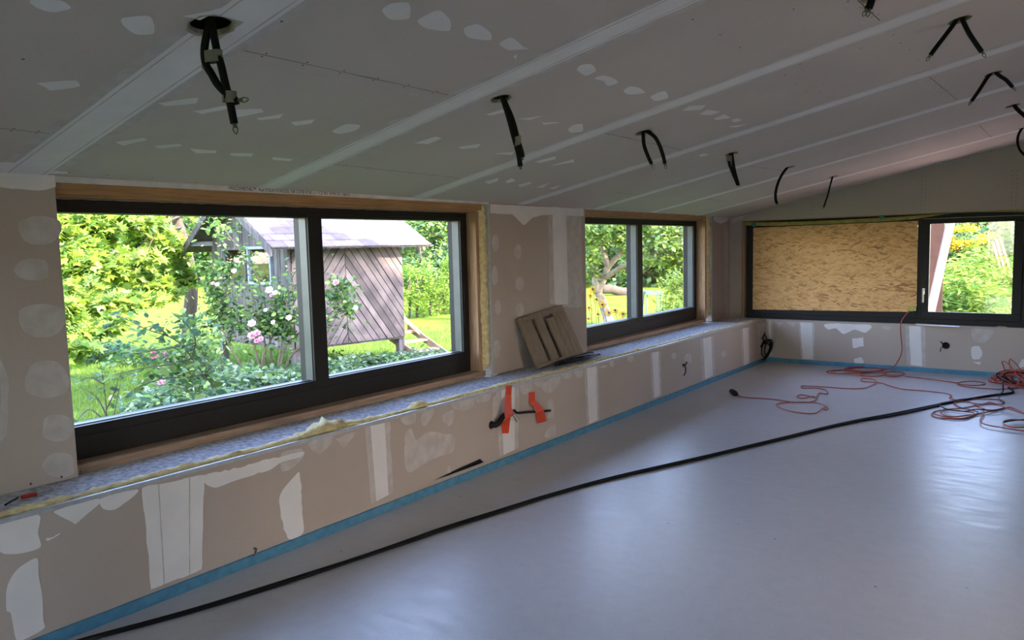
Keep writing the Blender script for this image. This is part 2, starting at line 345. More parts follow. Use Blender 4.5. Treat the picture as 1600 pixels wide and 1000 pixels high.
# --- left upper wall (three piers, with filler)
W1=(1.478,4.55); W2=(5.975,9.055)
WN=Vector((1,R1,0)).normalized()
bm=bmesh.new()
for a,b in ((YF,W1[0]),(W1[1],W2[0]),(W2[1],YB+.3)):
    hexa(bm,[(xw(a),a,SILL+.002),(xw(b),b,SILL+.002),(xw(b,.3),b,SILL+.002),(xw(a,.3),a,SILL+.002),(xw(a),a,cz(xw(a),a)),(xw(b),b,cz(xw(b),b)),(xw(b,.3),b,cz(xw(b),b)+.1),(xw(a,.3),a,cz(xw(a),a)+.1)])
for a,b in (W1,W2): wbox(bm,a,b,1.885,2.05,.125,.3)
def wpoly(ox,oy,s,pts,mi=1,amt=.006,lift=.0008,sm=True): patch(bm,[HW(q) for q in scr(ox,oy,s,pts)],WN,lift,mi,amt,.02,sm)
wpoly(0,0,1,((0,268),(86,274),(87,292),(60,298),(0,292)),1,.004,sm=False)
for x0,y0,x1,y1 in ((28,335,96,385),(24,402,78,440),(28,472,103,530),(38,560,108,625),(64,645,116,692),(68,705,118,748)):
    cx,cy,rx,ry=(x0+x1)/2,(y0+y1)/2,(x1-x0)/2,(y1-y0)/2
    wpoly(0,0,1,[(min(x1,cx+rx*math.cos(t)*(1+.12*math.sin(3*t+x0))),cy+ry*math.sin(t)*(1+.1*math.cos(2*t))) for t in [i*math.pi/5 for i in range(10)]],2,.012)
wpoly(0,0,1,((0,560),(14,600),(10,680),(0,690)),2)
wpoly(0,0,1,((766,319),(912,326),(912,338),(850,336),(832,340),(818,352),(806,340),(800,335),(766,333)),1,.004,sm=False)
wpoly(0,0,1,((856,335),(908,338),(910,480),(880,480),(859,474),(858,400)),2,.004,sm=False)
wpoly(0,0,1,((863,334),(884,335),(888,476),(866,476)),1,.004,.0014)
for x,y,rx,ry in ((809,393,6,12),(812,443,7,11),(812,484,7,11),(812,532,6,14),(774,380,6,14),(773,430,5,16),(776,545,6,14),(778,480,5,12),(774,590,5,6),(908,448,5,10),(893,360,4,10)):
    wpoly(0,0,1,[(x+rx*math.cos(t),y+ry*math.sin(t)) for t in [i*math.pi/4 for i in range(8)]],2,.008)
wpoly(0,0,1,((1116,338),(1138,338),(1136,346),(1125,349),(1116,345)),1)
wpoly(0,0,1,((1131,350),(1138,350),(1140,500),(1133,500)),2)
for q in [(1138,385),(1140,415),(1139,450),(96,745),(48,756)]: patch(bm,crc(HW(q),WN,.005,8),WN,.001,3,0,1)
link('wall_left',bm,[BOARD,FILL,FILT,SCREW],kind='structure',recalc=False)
# --- left lower wall (knee wall board), with holes
bm=bmesh.new(); N1=Vector((1,0,0)); ST=SILL+.001
hol=[[HX(q) for q in ((677,751),(720,730),(751,716.5),(757,722.5),(735,731),(700,744))],
     crc(HX((768,664)),N1,.03,14), crc(HX((1068,571)),N1,.028,12,e=.6), crc(HX((397,857)),N1,.006,8)]
holed_board(bm,[Vector((0,YF,0)),Vector((0,YB,0)),Vector((0,YB,ST-.008)),Vector((0,YF,ST+.004))],hol,N1,.0125)
def hband(q,inner=.55,outer=True):
    P=[HX(p) for p in q]
    if outer: patch(bm,P,N1,.0006,2,.006)
    tl,tr,br,bl=P; f=(1-inner)/2
    patch(bm,[tl.lerp(tr,f),tr.lerp(tl,f),br.lerp(bl,f),bl.lerp(br,f)],N1,.0012,1,.002)
    for u in (f,1-f):
        a=tl.lerp(tr,u); b=bl.lerp(br,u); patch(bm,[a+Vector((0,-.003,0)),a+Vector((0,.003,0)),b+Vector((0,.003,0)),b+Vector((0,-.003,0))],N1,.0016,2,.001)
P=((222,762),(319,742),(315,889),(236,921)); hband(P,.5)
patch(bm,[HX(p) for p in P],N1,.0009,1,.008)
hband(((570,667),(609,659),(614,770),(580,787)),.6)
hband(((775,610),(811,603),(810,700),(780,714)),.6); patch(bm,[HX(q) for q in ((770,622),(780,612),(782,650),(768,657))],N1,.0008,2,.006)
hband(((913,576),(935,572),(936,656),(917,664)),.7)
hband(((1015,552),(1032,548),(1034,617),(1019,623)),.6); hband(((1094,530),(1115,525),(1118,586),(1097,594)),.6)
hband(((1157,514),(1172,511),(1173,568),(1160,573)),.6); patch(bm,[HX(q) for q in ((1183,506),(1196,503),(1196,560),(1184,564))],N1,.0008,2,.006)
B=.28125
for pts in [((0,345),(215,300),(210,400),(225,480),(110,515),(0,505)),((35,720),(60,650),(110,590),(205,540),(215,640),(235,750),(240,880),(245,930),(150,985),(90,996),(60,850),(35,830)),
   ((310,275),(540,210),(550,240),(490,290),(420,350),(400,340),(320,300)),((560,208),(760,158),(750,190),(640,270),(570,265)),((255,430),(290,425),(330,400),(325,412),(265,445))]:
    patch(bm,[HX(q) for q in scr(0,720,B,pts)],N1,.0007,1,.012,.02)
for pts,mi in [(((320,742),(365,731),(470,706),(470,714),(440,722),(420,735),(370,750),(337,762),(320,755)),1),(((436,785),(442,765),(462,742),(468,740),(472,800),(474,832),(450,842)),1)]:
    patch(bm,[HX(q) for q in pts],N1,.0007,mi,.012,.02)
for pts in [((165,805),(300,762),(295,810),(230,870),(180,850)),((320,785),(440,745),(400,800),(370,835)),((735,760),(770,720),(800,790),(870,740),(950,750),(1030,780),(1020,860),(950,885),(870,920),(760,985),(730,920)),
   ((705,655),(800,630),(795,685),(740,700)),((840,630),(910,605),(890,660),(850,710),(830,680)),((960,640),(1020,610),(1025,660),(990,700),(960,680)),((1010,565),(1140,533),(1140,590),(1080,615),(1020,600)),
   ((0,870),(120,840),(130,890),(60,960),(0,975)),((1150,530),(1240,505),(1240,550),(1160,570)),((985,950),(1000,940),(1005,985),(985,990)),((1410,460),(1480,455),(1490,490),(1440,520)),((1500,450),(1560,440),(1560,500))]:
    patch(bm,[HX(q) for q in scr(440,480,.2625,pts)],N1,.0007,2,.01,.02)
for pts in [((915,250),(980,190),(1080,170),(1080,220),(990,330),(930,320)),((700,230),(800,210),(800,300),(740,350),(700,320)),((960,430),(990,380),(1020,450),(1010,570),(960,570)),((990,650),(1030,640),(1030,740),(930,760),(940,700)),
   ((1090,150),(1190,130),(1180,190),(1120,200)),((1210,130),(1300,110),(1290,180),(1240,190)),((1450,80),(1540,60),(1510,95)),((0,560),(40,520),(50,600),(0,660)),((0,720),(50,740),(60,880),(0,910))]:
    patch(bm,[HX(q) for q in scr(700,560,.1625,pts)],N1,.0007,2,.01,.02)
for q,r in [((1075,560),6),((1131,553),4),((985,560),5),((956,568),4),((1053,556),4)]:
    patch(bm,[HX((q[0]+r*math.cos(t),q[1]+r*1.3*math.sin(t))) for t in [i*math.pi/4 for i in range(8)]],N1,.0007,2,.006)
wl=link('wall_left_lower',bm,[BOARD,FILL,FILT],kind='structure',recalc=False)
bm=bmesh.new(); box(bm,(-.0445,YF,0),(-.041,YB,SILL-.012)); link('hole_shade_sheet',bm,mat('shade_black',(.008,.008,.008),.9),wl)  # black sheet added so the gap behind the holes reads as deep shade
bm=bmesh.new(); box(bm,(-.016,YF,ST-.012),(.0015,YB,ST+.006)); link('edge_bead',bm,GALV,wl)   # metal bead on the board's top edge
# knee wall body: dark gap and concrete ledge
bm=bmesh.new()
hexa(bm,[(-.045,YF,-.3),(-.045,YB,-.3),(xw(YB,.3),YB,-.3),(xw(YF,.3),YF,-.3),(-.045,YF,SILL),(-.045,YB,SILL-.006),(xw(YB,.3),YB,SILL-.006),(xw(YF,.3),YF,SILL)])
bmesh.ops.subdivide_edges(bm,edges=[e for e in bm.edges if abs((e.verts[0].co-e.verts[1].co).y)>5],cuts=60)
link('trim_1',bm,CONC,kind='structure')
# blue edge strips
def strip(name,P0,P1,nx,h=.05,t=.012):
    bm=bmesh.new(); P0=Vector(P0);P1=Vector(P1); n=Vector(nx); K=120; vs=[]
    for i in range(K+1):
        p=P0.lerp(P1,i/K); j=noise.noise(p*6)*.003; k=noise.noise(p*25)*.0025
        vs.append([bm.verts.new(q) for q in (p,p+n*t,p+n*t+Vector((0,0,h+j+k)),p+Vector((0,0,h+j)))])
    for i in range(K):
        for a in range(4): bm.faces.new((vs[i][a],vs[i+1][a],vs[i+1][(a+1)%4],vs[i][(a+1)%4]))
    bm.faces.new(vs[0]);bm.faces.new(vs[-1][::-1])
    return link(name,bm,BLUE,kind='structure')
strip('baseboard_left',(.001,YF,0),(.001,YB-.014,0),(1,0,0)); strip('baseboard_back',(.014,YB-.001,0),(XR,YB-.001,0),(0,-1,0))
# --- back wall
N2=Vector((0,-1,0)); bm=bmesh.new(); SB=.54
bh=[crc(HY((1478,540),YB),N2,.036,18)]
holed_board(bm,[Vector((0,YB,0)),Vector((XR,YB,0)),Vector((XR,YB,SB)),Vector((0,YB,SB))],bh,N2,.0125)
def bband(q,inner=.5):
    P=[HY(p,YB) for p in q]; patch(bm,P,N2,.0006,2,.006); tl,tr,br,bl=P; f=(1-inner)/2
    patch(bm,[tl.lerp(tr,f),tr.lerp(tl,f),br.lerp(bl,f),bl.lerp(br,f)],N2,.0012,1,.003)
bband(((1247,503.5),(1272.5,504.5),(1273,562),(1251.5,561)),.75); bband(((1414,509),(1445,510.5),(1447,573),(1417,570)),.6)
bband(((1198,500),(1207,501),(1210,556),(1198,556)),.4)
for pts,mi in [(((1331,529),(1349,527),(1350,541),(1333,544)),1),(((1334,561),(1346,558),(1350,567),(1336,568)),1),(((1290,506),(1360,508),(1352,520),(1335,515),(1318,522),(1306,513),(1294,515)),1),
   (((1378,509),(1395,510),(1390,516),(1380,514)),2),(((1519,514),(1552,516),(1548,527),(1537,536),(1521,532)),2),(((1518,543),(1530,541),(1535,553),(1530,561),(1519,560)),1),(((1519,565),(1533,566),(1530,570)),1),(((1598,560),(1590,575),(1597,588),(1612,588)),1),
   (((1212,502),(1225,503),(1218,512)),2),(((1228,503),(1246,504),(1240,511)),2)]:
    patch(bm,[HY(q,YB) for q in pts],N2,.0008,mi,.008,.02)
link('wall_back_lower',bm,[BOARD,FILL,FILT],kind='structure',recalc=False)
bm=bmesh.new(); box(bm,(-.75,YB+.045,-.3),(XR,YB+.3,SB-.0005)); box(bm,(0,YB+.0126,SB-.03),(XR,YB+.045,SB-.002)); link('trim_2',bm,CONC,kind='structure')
YU=9.66; XO0,XO1,ZO=-.325,2.80,1.795
bm=bmesh.new(); x0=xw(YU)
def bprism(P):  # polygon (x,z) list extruded in y
    a=[bm.verts.new((x,YU,z)) for x,z in P]; b=[bm.verts.new((x,YU+.28,z)) for x,z in P]
    bm.faces.new(a);bm.faces.new(b[::-1])
    for i in range(len(P)): j=(i+1)%len(P); bm.faces.new((a[j],a[i],b[i],b[j]))
bprism([(x0,SB),(XO0,SB),(XO0,ZO),(x0,ZO)])
bprism([(x0,ZO),(XR,ZO),(XR,cz(XR,YU)),(x0,cz(x0,YU))]); bprism([(XO1,SB),(XR,SB),(XR,ZO),(XO1,ZO)])
bmesh.ops.recalc_face_normals(bm,faces=bm.faces)
for x in (.55,1.75,2.6):
    for i in range(7 if x<1 else 9):
        z=1.84+i*.045
        for s in (-.02,.02):
            if z<cz(x,YU)-.03: patch(bm,crc((x+s,YU,z),N2,.004,8),N2,.0008,1,0,1)
for q in [(1166,330),(1300,305),(1345,300),(1400,330),(1470,300),(1390,340),(1148,400),(1150,440),(1150,480),(1152,370),(1530,310),(1513,247),(1534,250),(1548,237),(1490,255),(1560,290),(1580,310)]:
    patch(bm,crc(HY(q,YU),N2,.004,8),N2,.0008,1,0,1)
patch(bm,[HY(q,YU) for q in ((1140,342),(1172,334),(1165,338),(1145,350))],N2,.0007,3,.004)
link('wall_back',bm,[BOARD,SCREW,FILL,FILT],kind='structure',recalc=False)
# --- right wall and near wall, outside the frame, openings added and sized to let light in
bm=bmesh.new()
box(bm,(XR,YF,0),(XR+.3,3.2,3.4)); box(bm,(XR,3.5,0),(XR+.3,YB+.3,3.4)); box(bm,(XR,3.2,2.2),(XR+.3,3.5,3.4))
link('wall_right',bm,RAWW,kind='structure')
bm=bmesh.new()
box(bm,(xw(YF,.3),YF-.3,0),(1.2,YF,2.2)); box(bm,(1.2,YF-.3,2.0),(XR+.3,YF,3.4)); box(bm,(2.9,YF-.3,0),(XR+.3,YF,2.0))
link('wall_front',bm,RAWW,kind='structure')

# ================================================================== WINDOWS
def wool_bar(P0,P1,r,sx,sz,amt,seed,mat_=WOOL,parent=None,name='mineral_wool',K=None,dirx=None):
    """lumpy torn strip of wool between two points"""
    P0=Vector(P0);P1=Vector(P1); d=(P1-P0); L=d.length; dn=d.normalized(); K=K or int(L/.02)
    a=(Vector(dirx) if dirx else Vector((1,0,0))); a=(a-dn*a.dot(dn)).normalized(); b=dn.cross(a); bm=bmesh.new(); rings=[]; n=12
    for i in range(K+1):
        p=P0+d*(i/K); t=noise.noise(Vector((seed,i*.13,0))); ring=[]
        e=.35+.65*min(1,min(i,K-i)/2)
        for k in range(n):
            q=2*math.pi*k/n; rr=1+amt*noise.noise(Vector((seed+k*.9,i*.45,3)))+amt*.5*noise.noise(Vector((seed+k*2.1,i*1.7,9)))
            ring.append(bm.verts.new(p+a*math.cos(q)*sx*rr*e+b*math.sin(q)*sz*rr*(1+.5*t)*e))
        rings.append(ring)
    for i in range(K):
        for k in range(n): bm.faces.new((rings[i][k],rings[i][(k+1)%n],rings[i+1][(k+1)%n],rings[i+1][k]))
    bm.faces.new(rings[0]);bm.faces.new(rings[-1][::-1])
    return link(name,bm,mat_,parent,smooth=True)
def text_mesh(s,size,mat_,parent,p0,xdir,ydir,name='printed_lettering'):
    cu=bpy.data.curves.new(name,'FONT'); cu.body=s; cu.size=size; cu.extrude=.0002; to=bpy.data.objects.new(name,cu); COL.objects.link(to)
    bpy.context.view_layer.update(); dg=bpy.context.evaluated_depsgraph_get()
    me=bpy.data.meshes.new_from_object(to.evaluated_get(dg)); COL.objects.unlink(to); bpy.data.objects.remove(to)
    x=Vector(xdir).normalized(); y=Vector(ydir).normalized(); z=x.cross(y)
    me.transform(Matrix.Translation(p0)@Matrix((x,y,z)).transposed().to_4x4()); me.materials.clear(); me.materials.append(mat_)
    o=bpy.data.objects.new(name,me); COL.objects.link(o); o.parent=parent; return o
def side_window(num,y0,y1,jamb,mul,woodface,railtext,ty):
    """y0,y1 board opening; jamb = inner far edge of black frame; mul=(a,b)"""
    t=thing('window_%d'%num,kind='structure')
    ya=y0-.03; D0,D1=.12,.27; Z0,Z1=.575,1.835; ZB,ZT=.745,1.735; fl=ya+.065; fr=jamb-.07
    bm=bmesh.new()
    wbox(bm,ya,jamb,Z0,ZB-.045,D0,D1); wbox(bm,ya,jamb,ZT+.02,Z1,D0,D1); wbox(bm,ya,fl,ZB-.045,ZT+.02,D0,D1); wbox(bm,fr+.02,jamb,ZB-.045,ZT+.02,D0,D1)
    bevel(link('frame',bm,ANTH,t),.003)
    for k,(a,b) in enumerate(((fl,mul[0]),(mul[1],fr))):   # sashes
        s=bmesh.new()
        wbox(s,a,b,ZB-.045,ZB,D0+.004,D1-.02); wbox(s,a,b,ZT,ZT+.02,D0+.004,D1-.02)
        g=bmesh.new(); wbox(g,a,b,ZB,ZT,D0+.085,D0+.089); 
        sa=link('sash',s,ANTH,t); link('glass_pane',g,GLASS,sa,recalc=True)
        e=bmesh.new(); wbox(e,b-.004,b,ZB,ZT,D0+.02,D0+.084); wbox(e,a,b,ZB,ZB+.004,D0+.04,D0+.084); link('glazing_bead',e,GLAZBEAD,sa)
    bm=bmesh.new(); wbox(bm,mul[0],mul[1],ZB-.045,ZT+.02,D0,D1-.01); bevel(link('mullion',bm,ANTH,t),.003)
    bm=bmesh.new(); wbox(bm,fr,fr+.02,ZB-.045,ZT+.02,D0+.003,D1-.02); link('side_rail',bm,ANTH,t)
    # timber lining
    bm=bmesh.new(); wbox(bm,y0+.004,jamb+.07,1.812,1.86,.022,.118); wbox(bm,y0+.004,jamb+.03,1.800,1.812,.05,.118); o=link('timber_head',bm,WOODO,t); bevel(o,.002)
    bm=bmesh.new(); wbox(bm,y0+.004,jamb+.06,.551,.592,.02,.118); o=link('timber_sill',bm,WOODL,t); bevel(o,.002)
    bm=bmesh.new(); wbox(bm,jamb+.006,jamb+.045,.592,1.80,woodface,.30); o=link('timber_jamb',bm,WOODV,t); bevel(o,.002)
    # foam line along the frame head
    bm=bmesh.new(); pts=[(xw(y,D0-.004),y,1.797+noise.noise(Vector((y*15,0,0)))*.003) for y in np.arange(y0+.01,jamb,.03)]; tube(bm,pts,lambda q:.004+.002*noise.noise(Vector((q*90,1,0))),6,1); link('foam_bead',bm,mat('foam_bead',(.35,.27,.22),.9),t)
    # wool beside the jamb
    e=y1-jamb-.045; ym=jamb+.045+e*.45
    wool_bar((xw(ym,.045),ym,.60),(xw(ym,.045),ym,1.85),0,.035,e*.5,.45,num*7.3,parent=t)
    # metal rail at the head, with the maker's print; metal post at the far side
    bm=bmesh.new(); wbox(bm,y0+.002,y1-.001,1.858,1.884,-.002,.02); r=link('metal_rail',bm,WHITE,t)
    bm=bmesh.new(); wbox(bm,y1-.022,y1-.001,.55,1.86,-.003,.018); link('metal_stud',bm,GALV,t)
    text_mesh(railtext,.024,BLACK,r,Vector((xw(ty,-.0025),ty,1.864)),(-R1,1,0),(0,0,1))
    return t
side_window(1,W1[0],W1[1],4.42,(2.93,3.035),.035,"PREGYMETAL\u2122  Rail STIL\u00ae F530/235  NF-CSTB 07-8 ::::: \u2022 CE EN 14195 01 \u2022 BA13",2.33)
side_window(2,W2[0],W2[1],8.84,(7.265,7.375),.01,"F530  Rail STIL\u00ae F530/235  NF-CSTB 07-8 \u2022 CE EN 14195",7.2)
# back window
t=thing('window_3',kind='structure'); FY=9.72
bm=bmesh.new(); box(bm,(-.285,FY,.541),(2.78,FY+.09,.60)); box(bm,(-.285,FY,1.735),(2.78,FY+.09,1.785)); box(bm,(-.285,FY,.60),(-.17,FY+.09,1.735)); box(bm,(-.17,FY,.60),(1.695,FY+.09,.69)); box(bm,(-.17,FY,1.68),(1.695,FY+.09,1.735)); box(bm,(2.70,FY,.60),(2.78,FY+.09,1.735)); box(bm,(1.695,FY,.60),(1.745,FY+.09,1.735))
bevel(link('frame',bm,ANTH,t),.003)
g=bmesh.new(); box(g,(-.17,FY+.05,.69),(1.695,FY+.056,1.68)); link('glass_pane',g,GLASS,t)
bm=bmesh.new(); a,b,c,d=1.747,2.698,.602,1.733
box(bm,(a,FY-.012,c),(b,FY+.06,.68)); box(bm,(a,FY-.012,1.675),(b,FY+.06,d)); box(bm,(a,FY-.012,.68),(1.815,FY+.06,1.675)); box(bm,(2.612,FY-.012,.68),(b,FY+.06,1.675))
sa=bevel(link('sash',bm,ANTH,t),.003)
g=bmesh.new(); box(g,(1.815,FY+.02,.68),(2.612,FY+.026,1.675)); link('glass_pane',g,GLASS,sa)
e=bmesh.new(); box(e,(1.815,FY-.008,.68),(2.612,FY+.018,.685)); box(e,(1.815,FY-.008,.685),(1.82,FY+.018,1.675)); link('glazing_bead',e,GLAZBEAD,sa)
bm=bmesh.new(); hc=HY((1443,462),FY-.012); tube(bm,[hc+Vector((0,0,.05)),hc+Vector((0,-.035,.05)),hc+Vector((0,-.04,.03)),hc+Vector((0,-.04,-.075))],.009,8,4); box(bm,(hc.x-.014,FY-.022,hc.z+.015),(hc.x+.014,FY-.0125,hc.z+.085)); link('window_handle',bm,mat('satin_handle',(.6,.6,.6),.35,metal=.8),sa,smooth=False)
bm=bmesh.new(); box(bm,(-.322,9.668,.545),(-.29,9.78,1.79)); link('timber_jamb',bm,WOODV,t)
bm=bmesh.new(); box(bm,(-.29,9.70,1.787),(2.78,9.80,1.794)); link('timber_head',bm,WOODO,t)
# --- yellow drooping membrane along the back window's head
def ribbon(name,top,bot,y,mat_,th=.004,wav=.006):
    bm=bmesh.new(); n=len(top); T=smoothpts(top,6); B=smoothpts(bot,6); rows=[]
    for i,(p,q) in enumerate(zip(T,B)):
        row=[]
        for k in range(5):
            r=p.lerp(q,k/4); r.y+=wav*noise.noise(Vector((i*.35,k*.8,y))); row.append(r)
        rows.append(row)
    def add(off): return [[bm.verts.new(r+Vector((0,off,0))) for r in row] for row in rows]
    a=add(0); b=add(th)
    for i in range(len(rows)-1):
        for k in range(4):
            bm.faces.new((a[i][k],a[i+1][k],a[i+1][k+1],a[i][k+1])); bm.faces.new((b[i][k],b[i][k+1],b[i+1][k+1],b[i+1][k]))
        for k in (0,4): bm.faces.new((a[i][k],b[i][k],b[i+1][k],a[i+1][k]))
    for i in (0,-1):
        for k in range(4): bm.faces.new((a[i][k],a[i][k+1],b[i][k+1],b[i][k]))
    return link(name,bm,mat_,smooth=True)
YM=9.69
tops=[HY(q,YM) for q in ((1162,346),(1200,347),(1280,345),(1380,340),(1440,336),(1520,330),(1610,325))]
bots=[HY(q,YM) for q in ((1164,352),(1200,353),(1280,350.5),(1380,346),(1432,342),(1500,332.5),(1610,331))]
tag(ribbon('insulation_strip',tops,bots,YM,mat('yellow_strip',(.40,.33,.10),.8,(.28,.23,.06),scale=14)),'drooping yellow-green insulation strip along the head of the back window','insulation')
for q,lab in (((1178,351),'green tape piece at the left end of the yellow strip over the board'),((1378,340),'green tape piece halfway along the yellow strip over the board'),((1480,334),'small green tape piece on the yellow strip above the clear pane')):
    c=HY(q,9.678); bm=bmesh.new(); sx,sz=(.035,.03) if q[0]<1200 else (.03,.022) if q[0]<1400 else (.03,.008)
    P=[c+Vector((sx*math.cos(a)*(1+.2*math.sin(3*a)),.003*math.sin(2*a),sz*math.sin(a))) for a in [i*math.pi/6 for i in range(12)]]
    v=[bm.verts.new(p) for p in P]; w_=[bm.verts.new(p+Vector((0,.002,0))) for p in P]; bm.faces.new(v);bm.faces.new(w_[::-1])
    for i in range(12): bm.faces.new((v[i],v[(i+1)%12],w_[(i+1)%12],w_[i]))
    tag(link('tape_piece',bm,mat('green_tape',(.05,.22,.12),.5)),lab,'tape')
# --- OSB panel in front of the left pane
bm=bmesh.new(); P=[HY(q,9.703) for q in ((1176,483.5),(1432,487.5),(1434,345),(1177,356))]
notch=[HY(q,9.703) for q in ((1421,487.3),(1421,480),(1432.3,480))]
loop=[P[0],notch[0],notch[1],notch[2],P[2],P[3]]
v=[bm.verts.new(p) for p in loop]; u=[bm.verts.new(p+Vector((0,.015,0))) for p in loop]; bm.faces.new(v);bm.faces.new(u[::-1])
for i in range(len(loop)): j=(i+1)%len(loop); bm.faces.new((v[i],v[j],u[j],u[i]))
tag(link('osb_panel',bm,OSB),'large tan chipboard panel covering the left pane of the back window','panel')

# ================================================================== LEDGE THINGS
# torn wool strip in the gap behind the knee-wall board
def ledge_wool():
    bm=bmesh.new(); K=640; n=9; rings=[]; y0,y1=-1.0,9.5
    for i in range(K+1):
        y=y0+(y1-y0)*i/K
        a=noise.noise(Vector((y*1.7,5,0))); b=noise.noise(Vector((y*7,1,0)));
        wx=.032+.014*a+.012*b; hz=.012+.012*max(0,a)+.009*b
        if 5.2<y: wx*=.8; hz*=.7
        if 2.45<y<2.85: hz+=.018*math.sin((y-2.45)/.4*math.pi); wx+=.012
        if 3.3<y<3.4: hz+=.02
        cxx=-.030-wx*.8+.006*b; ring=[]
        for k in range(n):
            q=2*math.pi*k/n; rr=1+.55*noise.noise(Vector((k*1.3,y*16,2)))+.4*noise.noise(Vector((k*2.3,y*45,7)))
            ring.append(bm.verts.new((min(-.0185,cxx+wx*rr*math.cos(q)),y,SILL+.004+max(-.004,hz*rr*(math.sin(q)+.3)))))
        rings.append(ring)
    for i in range(K):
        for k in range(n): bm.faces.new((rings[i][k],rings[i][(k+1)%n],rings[i+1][(k+1)%n],rings[i+1][k]))
    bm.faces.new(rings[0]);bm.faces.new(rings[-1][::-1])
    o=link('mineral_wool_strip',bm,WOOL,smooth=True); tag(o,'long ragged yellow mineral wool strip along the front edge of the concrete ledge','insulation')
ledge_wool()
def clump(name,c,sx,sy,sz,mat_,seed,lab,cat,group=None):
    bm=bmesh.new(); bmesh.ops.create_icosphere(bm,subdivisions=3,radius=1)
    for v in bm.verts:
        k=1+.5*noise.noise(v.co*1.7+Vector((seed,0,0)))+.35*noise.noise(v.co*4+Vector((0,seed,0)))
        v.co=Vector((v.co.x*sx*k,v.co.y*sy*k,max(-.2,v.co.z)*sz*k))+Vector(c)
    tag(link(name,bm,mat_,smooth=True),lab,cat,group)
WW=mat('pale_wool',(.62,.55,.40),.95,(.45,.38,.24),scale=40,bump=.8)
clump('wool_tuft',HZ((1280,499),SB+.008)-Vector((0,.0,0)),.03,.016,.012,WW,3,'small pale wool tuft on the ledge in front of the chipboard panel','insulation')
clump('wool_tuft',HZ((1565,511),SB+.008),.05,.012,.009,WW,5,'flat pale wool scrap on the back ledge under the clear pane','insulation')
clump('wool_tuft',HZ((995,547),SILL+.01),.03,.022,.016,WOOL,8,'yellow wool tuft on the ledge below the smaller left window','insulation')
# white paper scrap under the back window
bm=bmesh.new(); P=[HZ(q,SB+.004) for q in ((1430,505),(1452,507),(1500,510),(1498,511.3),(1432,508))]
v=[bm.verts.new(p) for p in P]; u=[bm.verts.new(p+Vector((0,0,.003))) for p in P]; bm.faces.new(v);bm.faces.new(u[::-1]); 
for i in range(5): bm.faces.new((v[i],v[(i+1)%5],u[(i+1)%5],u[i]))
tag(link('paper_scrap',bm,WHITE),'thin white strip lying on the back ledge beside the hanging orange cord','scrap')
# red screwdriver
t=thing('screwdriver','small red-handled screwdriver on the concrete ledge at the far left','screwdriver')
a=HZ((33,777),SILL+.010); b=HZ((57,771.5),SILL+.010); c=HZ((76,765.5),SILL+.007)
bm=bmesh.new(); tube(bm,[a,b],lambda q:.0085*(1-.35*math.exp(-((q-.8)/.08)**2)),10,4); tube(bm,[a,a.lerp(b,.2),b],.009,6,6); link('handle',bm,mat('red_plastic',(.62,.05,.02),.35),t,smooth=True)
bm=bmesh.new(); tube(bm,[b,c],.0022,8,0); link('shaft',bm,GALV,t); rebase(t)
# cut end of a metal profile at the pier foot
t=thing('profile_offcut','short galvanised metal profile end on the ledge at the left pier foot','offcut')
c=HZ((123,742),SILL+.002); bm=bmesh.new(); box(bm,(c.x-.03,c.y-.012,c.z),(c.x+.02,c.y+.012,c.z+.004)); box(bm,(c.x-.03,c.y-.012,c.z+.004),(c.x+.02,c.y-.010,c.z+.024)); box(bm,(c.x-.03,c.y+.010,c.z+.004),(c.x+.02,c.y+.012,c.z+.024)); link('channel',bm,GALV,t)
bm=bmesh.new(); tube(bm,[c+Vector((.0,0,.0045)),c+Vector((.0,0,.016))],.004,8,0); link('screw',bm,SCREW,t); rebase(t)
# dark cable ends on ledge far left
bm=bmesh.new(); tube(bm,[HZ((8,789),SILL+.022),HZ((16,784),SILL+.022),HZ((24,780),SILL+.014),HZ((28,777),SILL+.006)],.004,8,4); tag(link('cable_stub',bm,BLACK,smooth=True),'short black cable stub on the ledge beside the red screwdriver','cable')
# --- brown slatted panel leaning on the middle pier
t=thing('slatted_panel','brown slatted wooden panel leaning on the pier between the left windows','panel')
TL=HW((809,498),-.04); TR=HW((878,476.5),-.04); BL=HZ((841,576),SILL+.012); BR=HX((912,552),-.30)
NB=(TR-TL).cross(BL-TL).normalized(); 
if NB.x<0: NB=-NB
def SP(u,v): return TL*(1-u)*(1-v)+TR*u*(1-v)+BL*(1-u)*v+BR*u*v
def slab(u0,v0,u1,v1,th=.018,back=0,nm='slat',m=None):
    bm=bmesh.new(); P=[SP(u0,v0),SP(u1,v0),SP(u1,v1),SP(u0,v1)]
    hexa(bm,[p+NB*(-back-th) for p in P]+[p+NB*(-back) for p in P]); o=link(nm,bm,m or SLAT,t); bevel(o,.0015,1); return o
SLAT=mat('brown_slat_wood',(.235,.175,.115),.65,(.19,.135,.085),scale=6,stretch=(6,6,1))
slab(0,0,1,.09,.022,0,'top_rail'); 
slab(.0,.092,.25,.93); slab(.32,.092,.48,.93); slab(.55,.16,.71,.93); slab(.715,.092,.83,.93); slab(.836,.092,1,.93)
slab(.0,.935,1,1,.022,0,'bottom_rail'); slab(.0,.3,1,.36,.014,.02,'back_rail',SLAT); 
slab(.74,.15,.745,.9,.001,-.001,'groove',DARK); slab(.92,.1,.925,.93,.001,-.001,'groove',DARK); rebase(t)
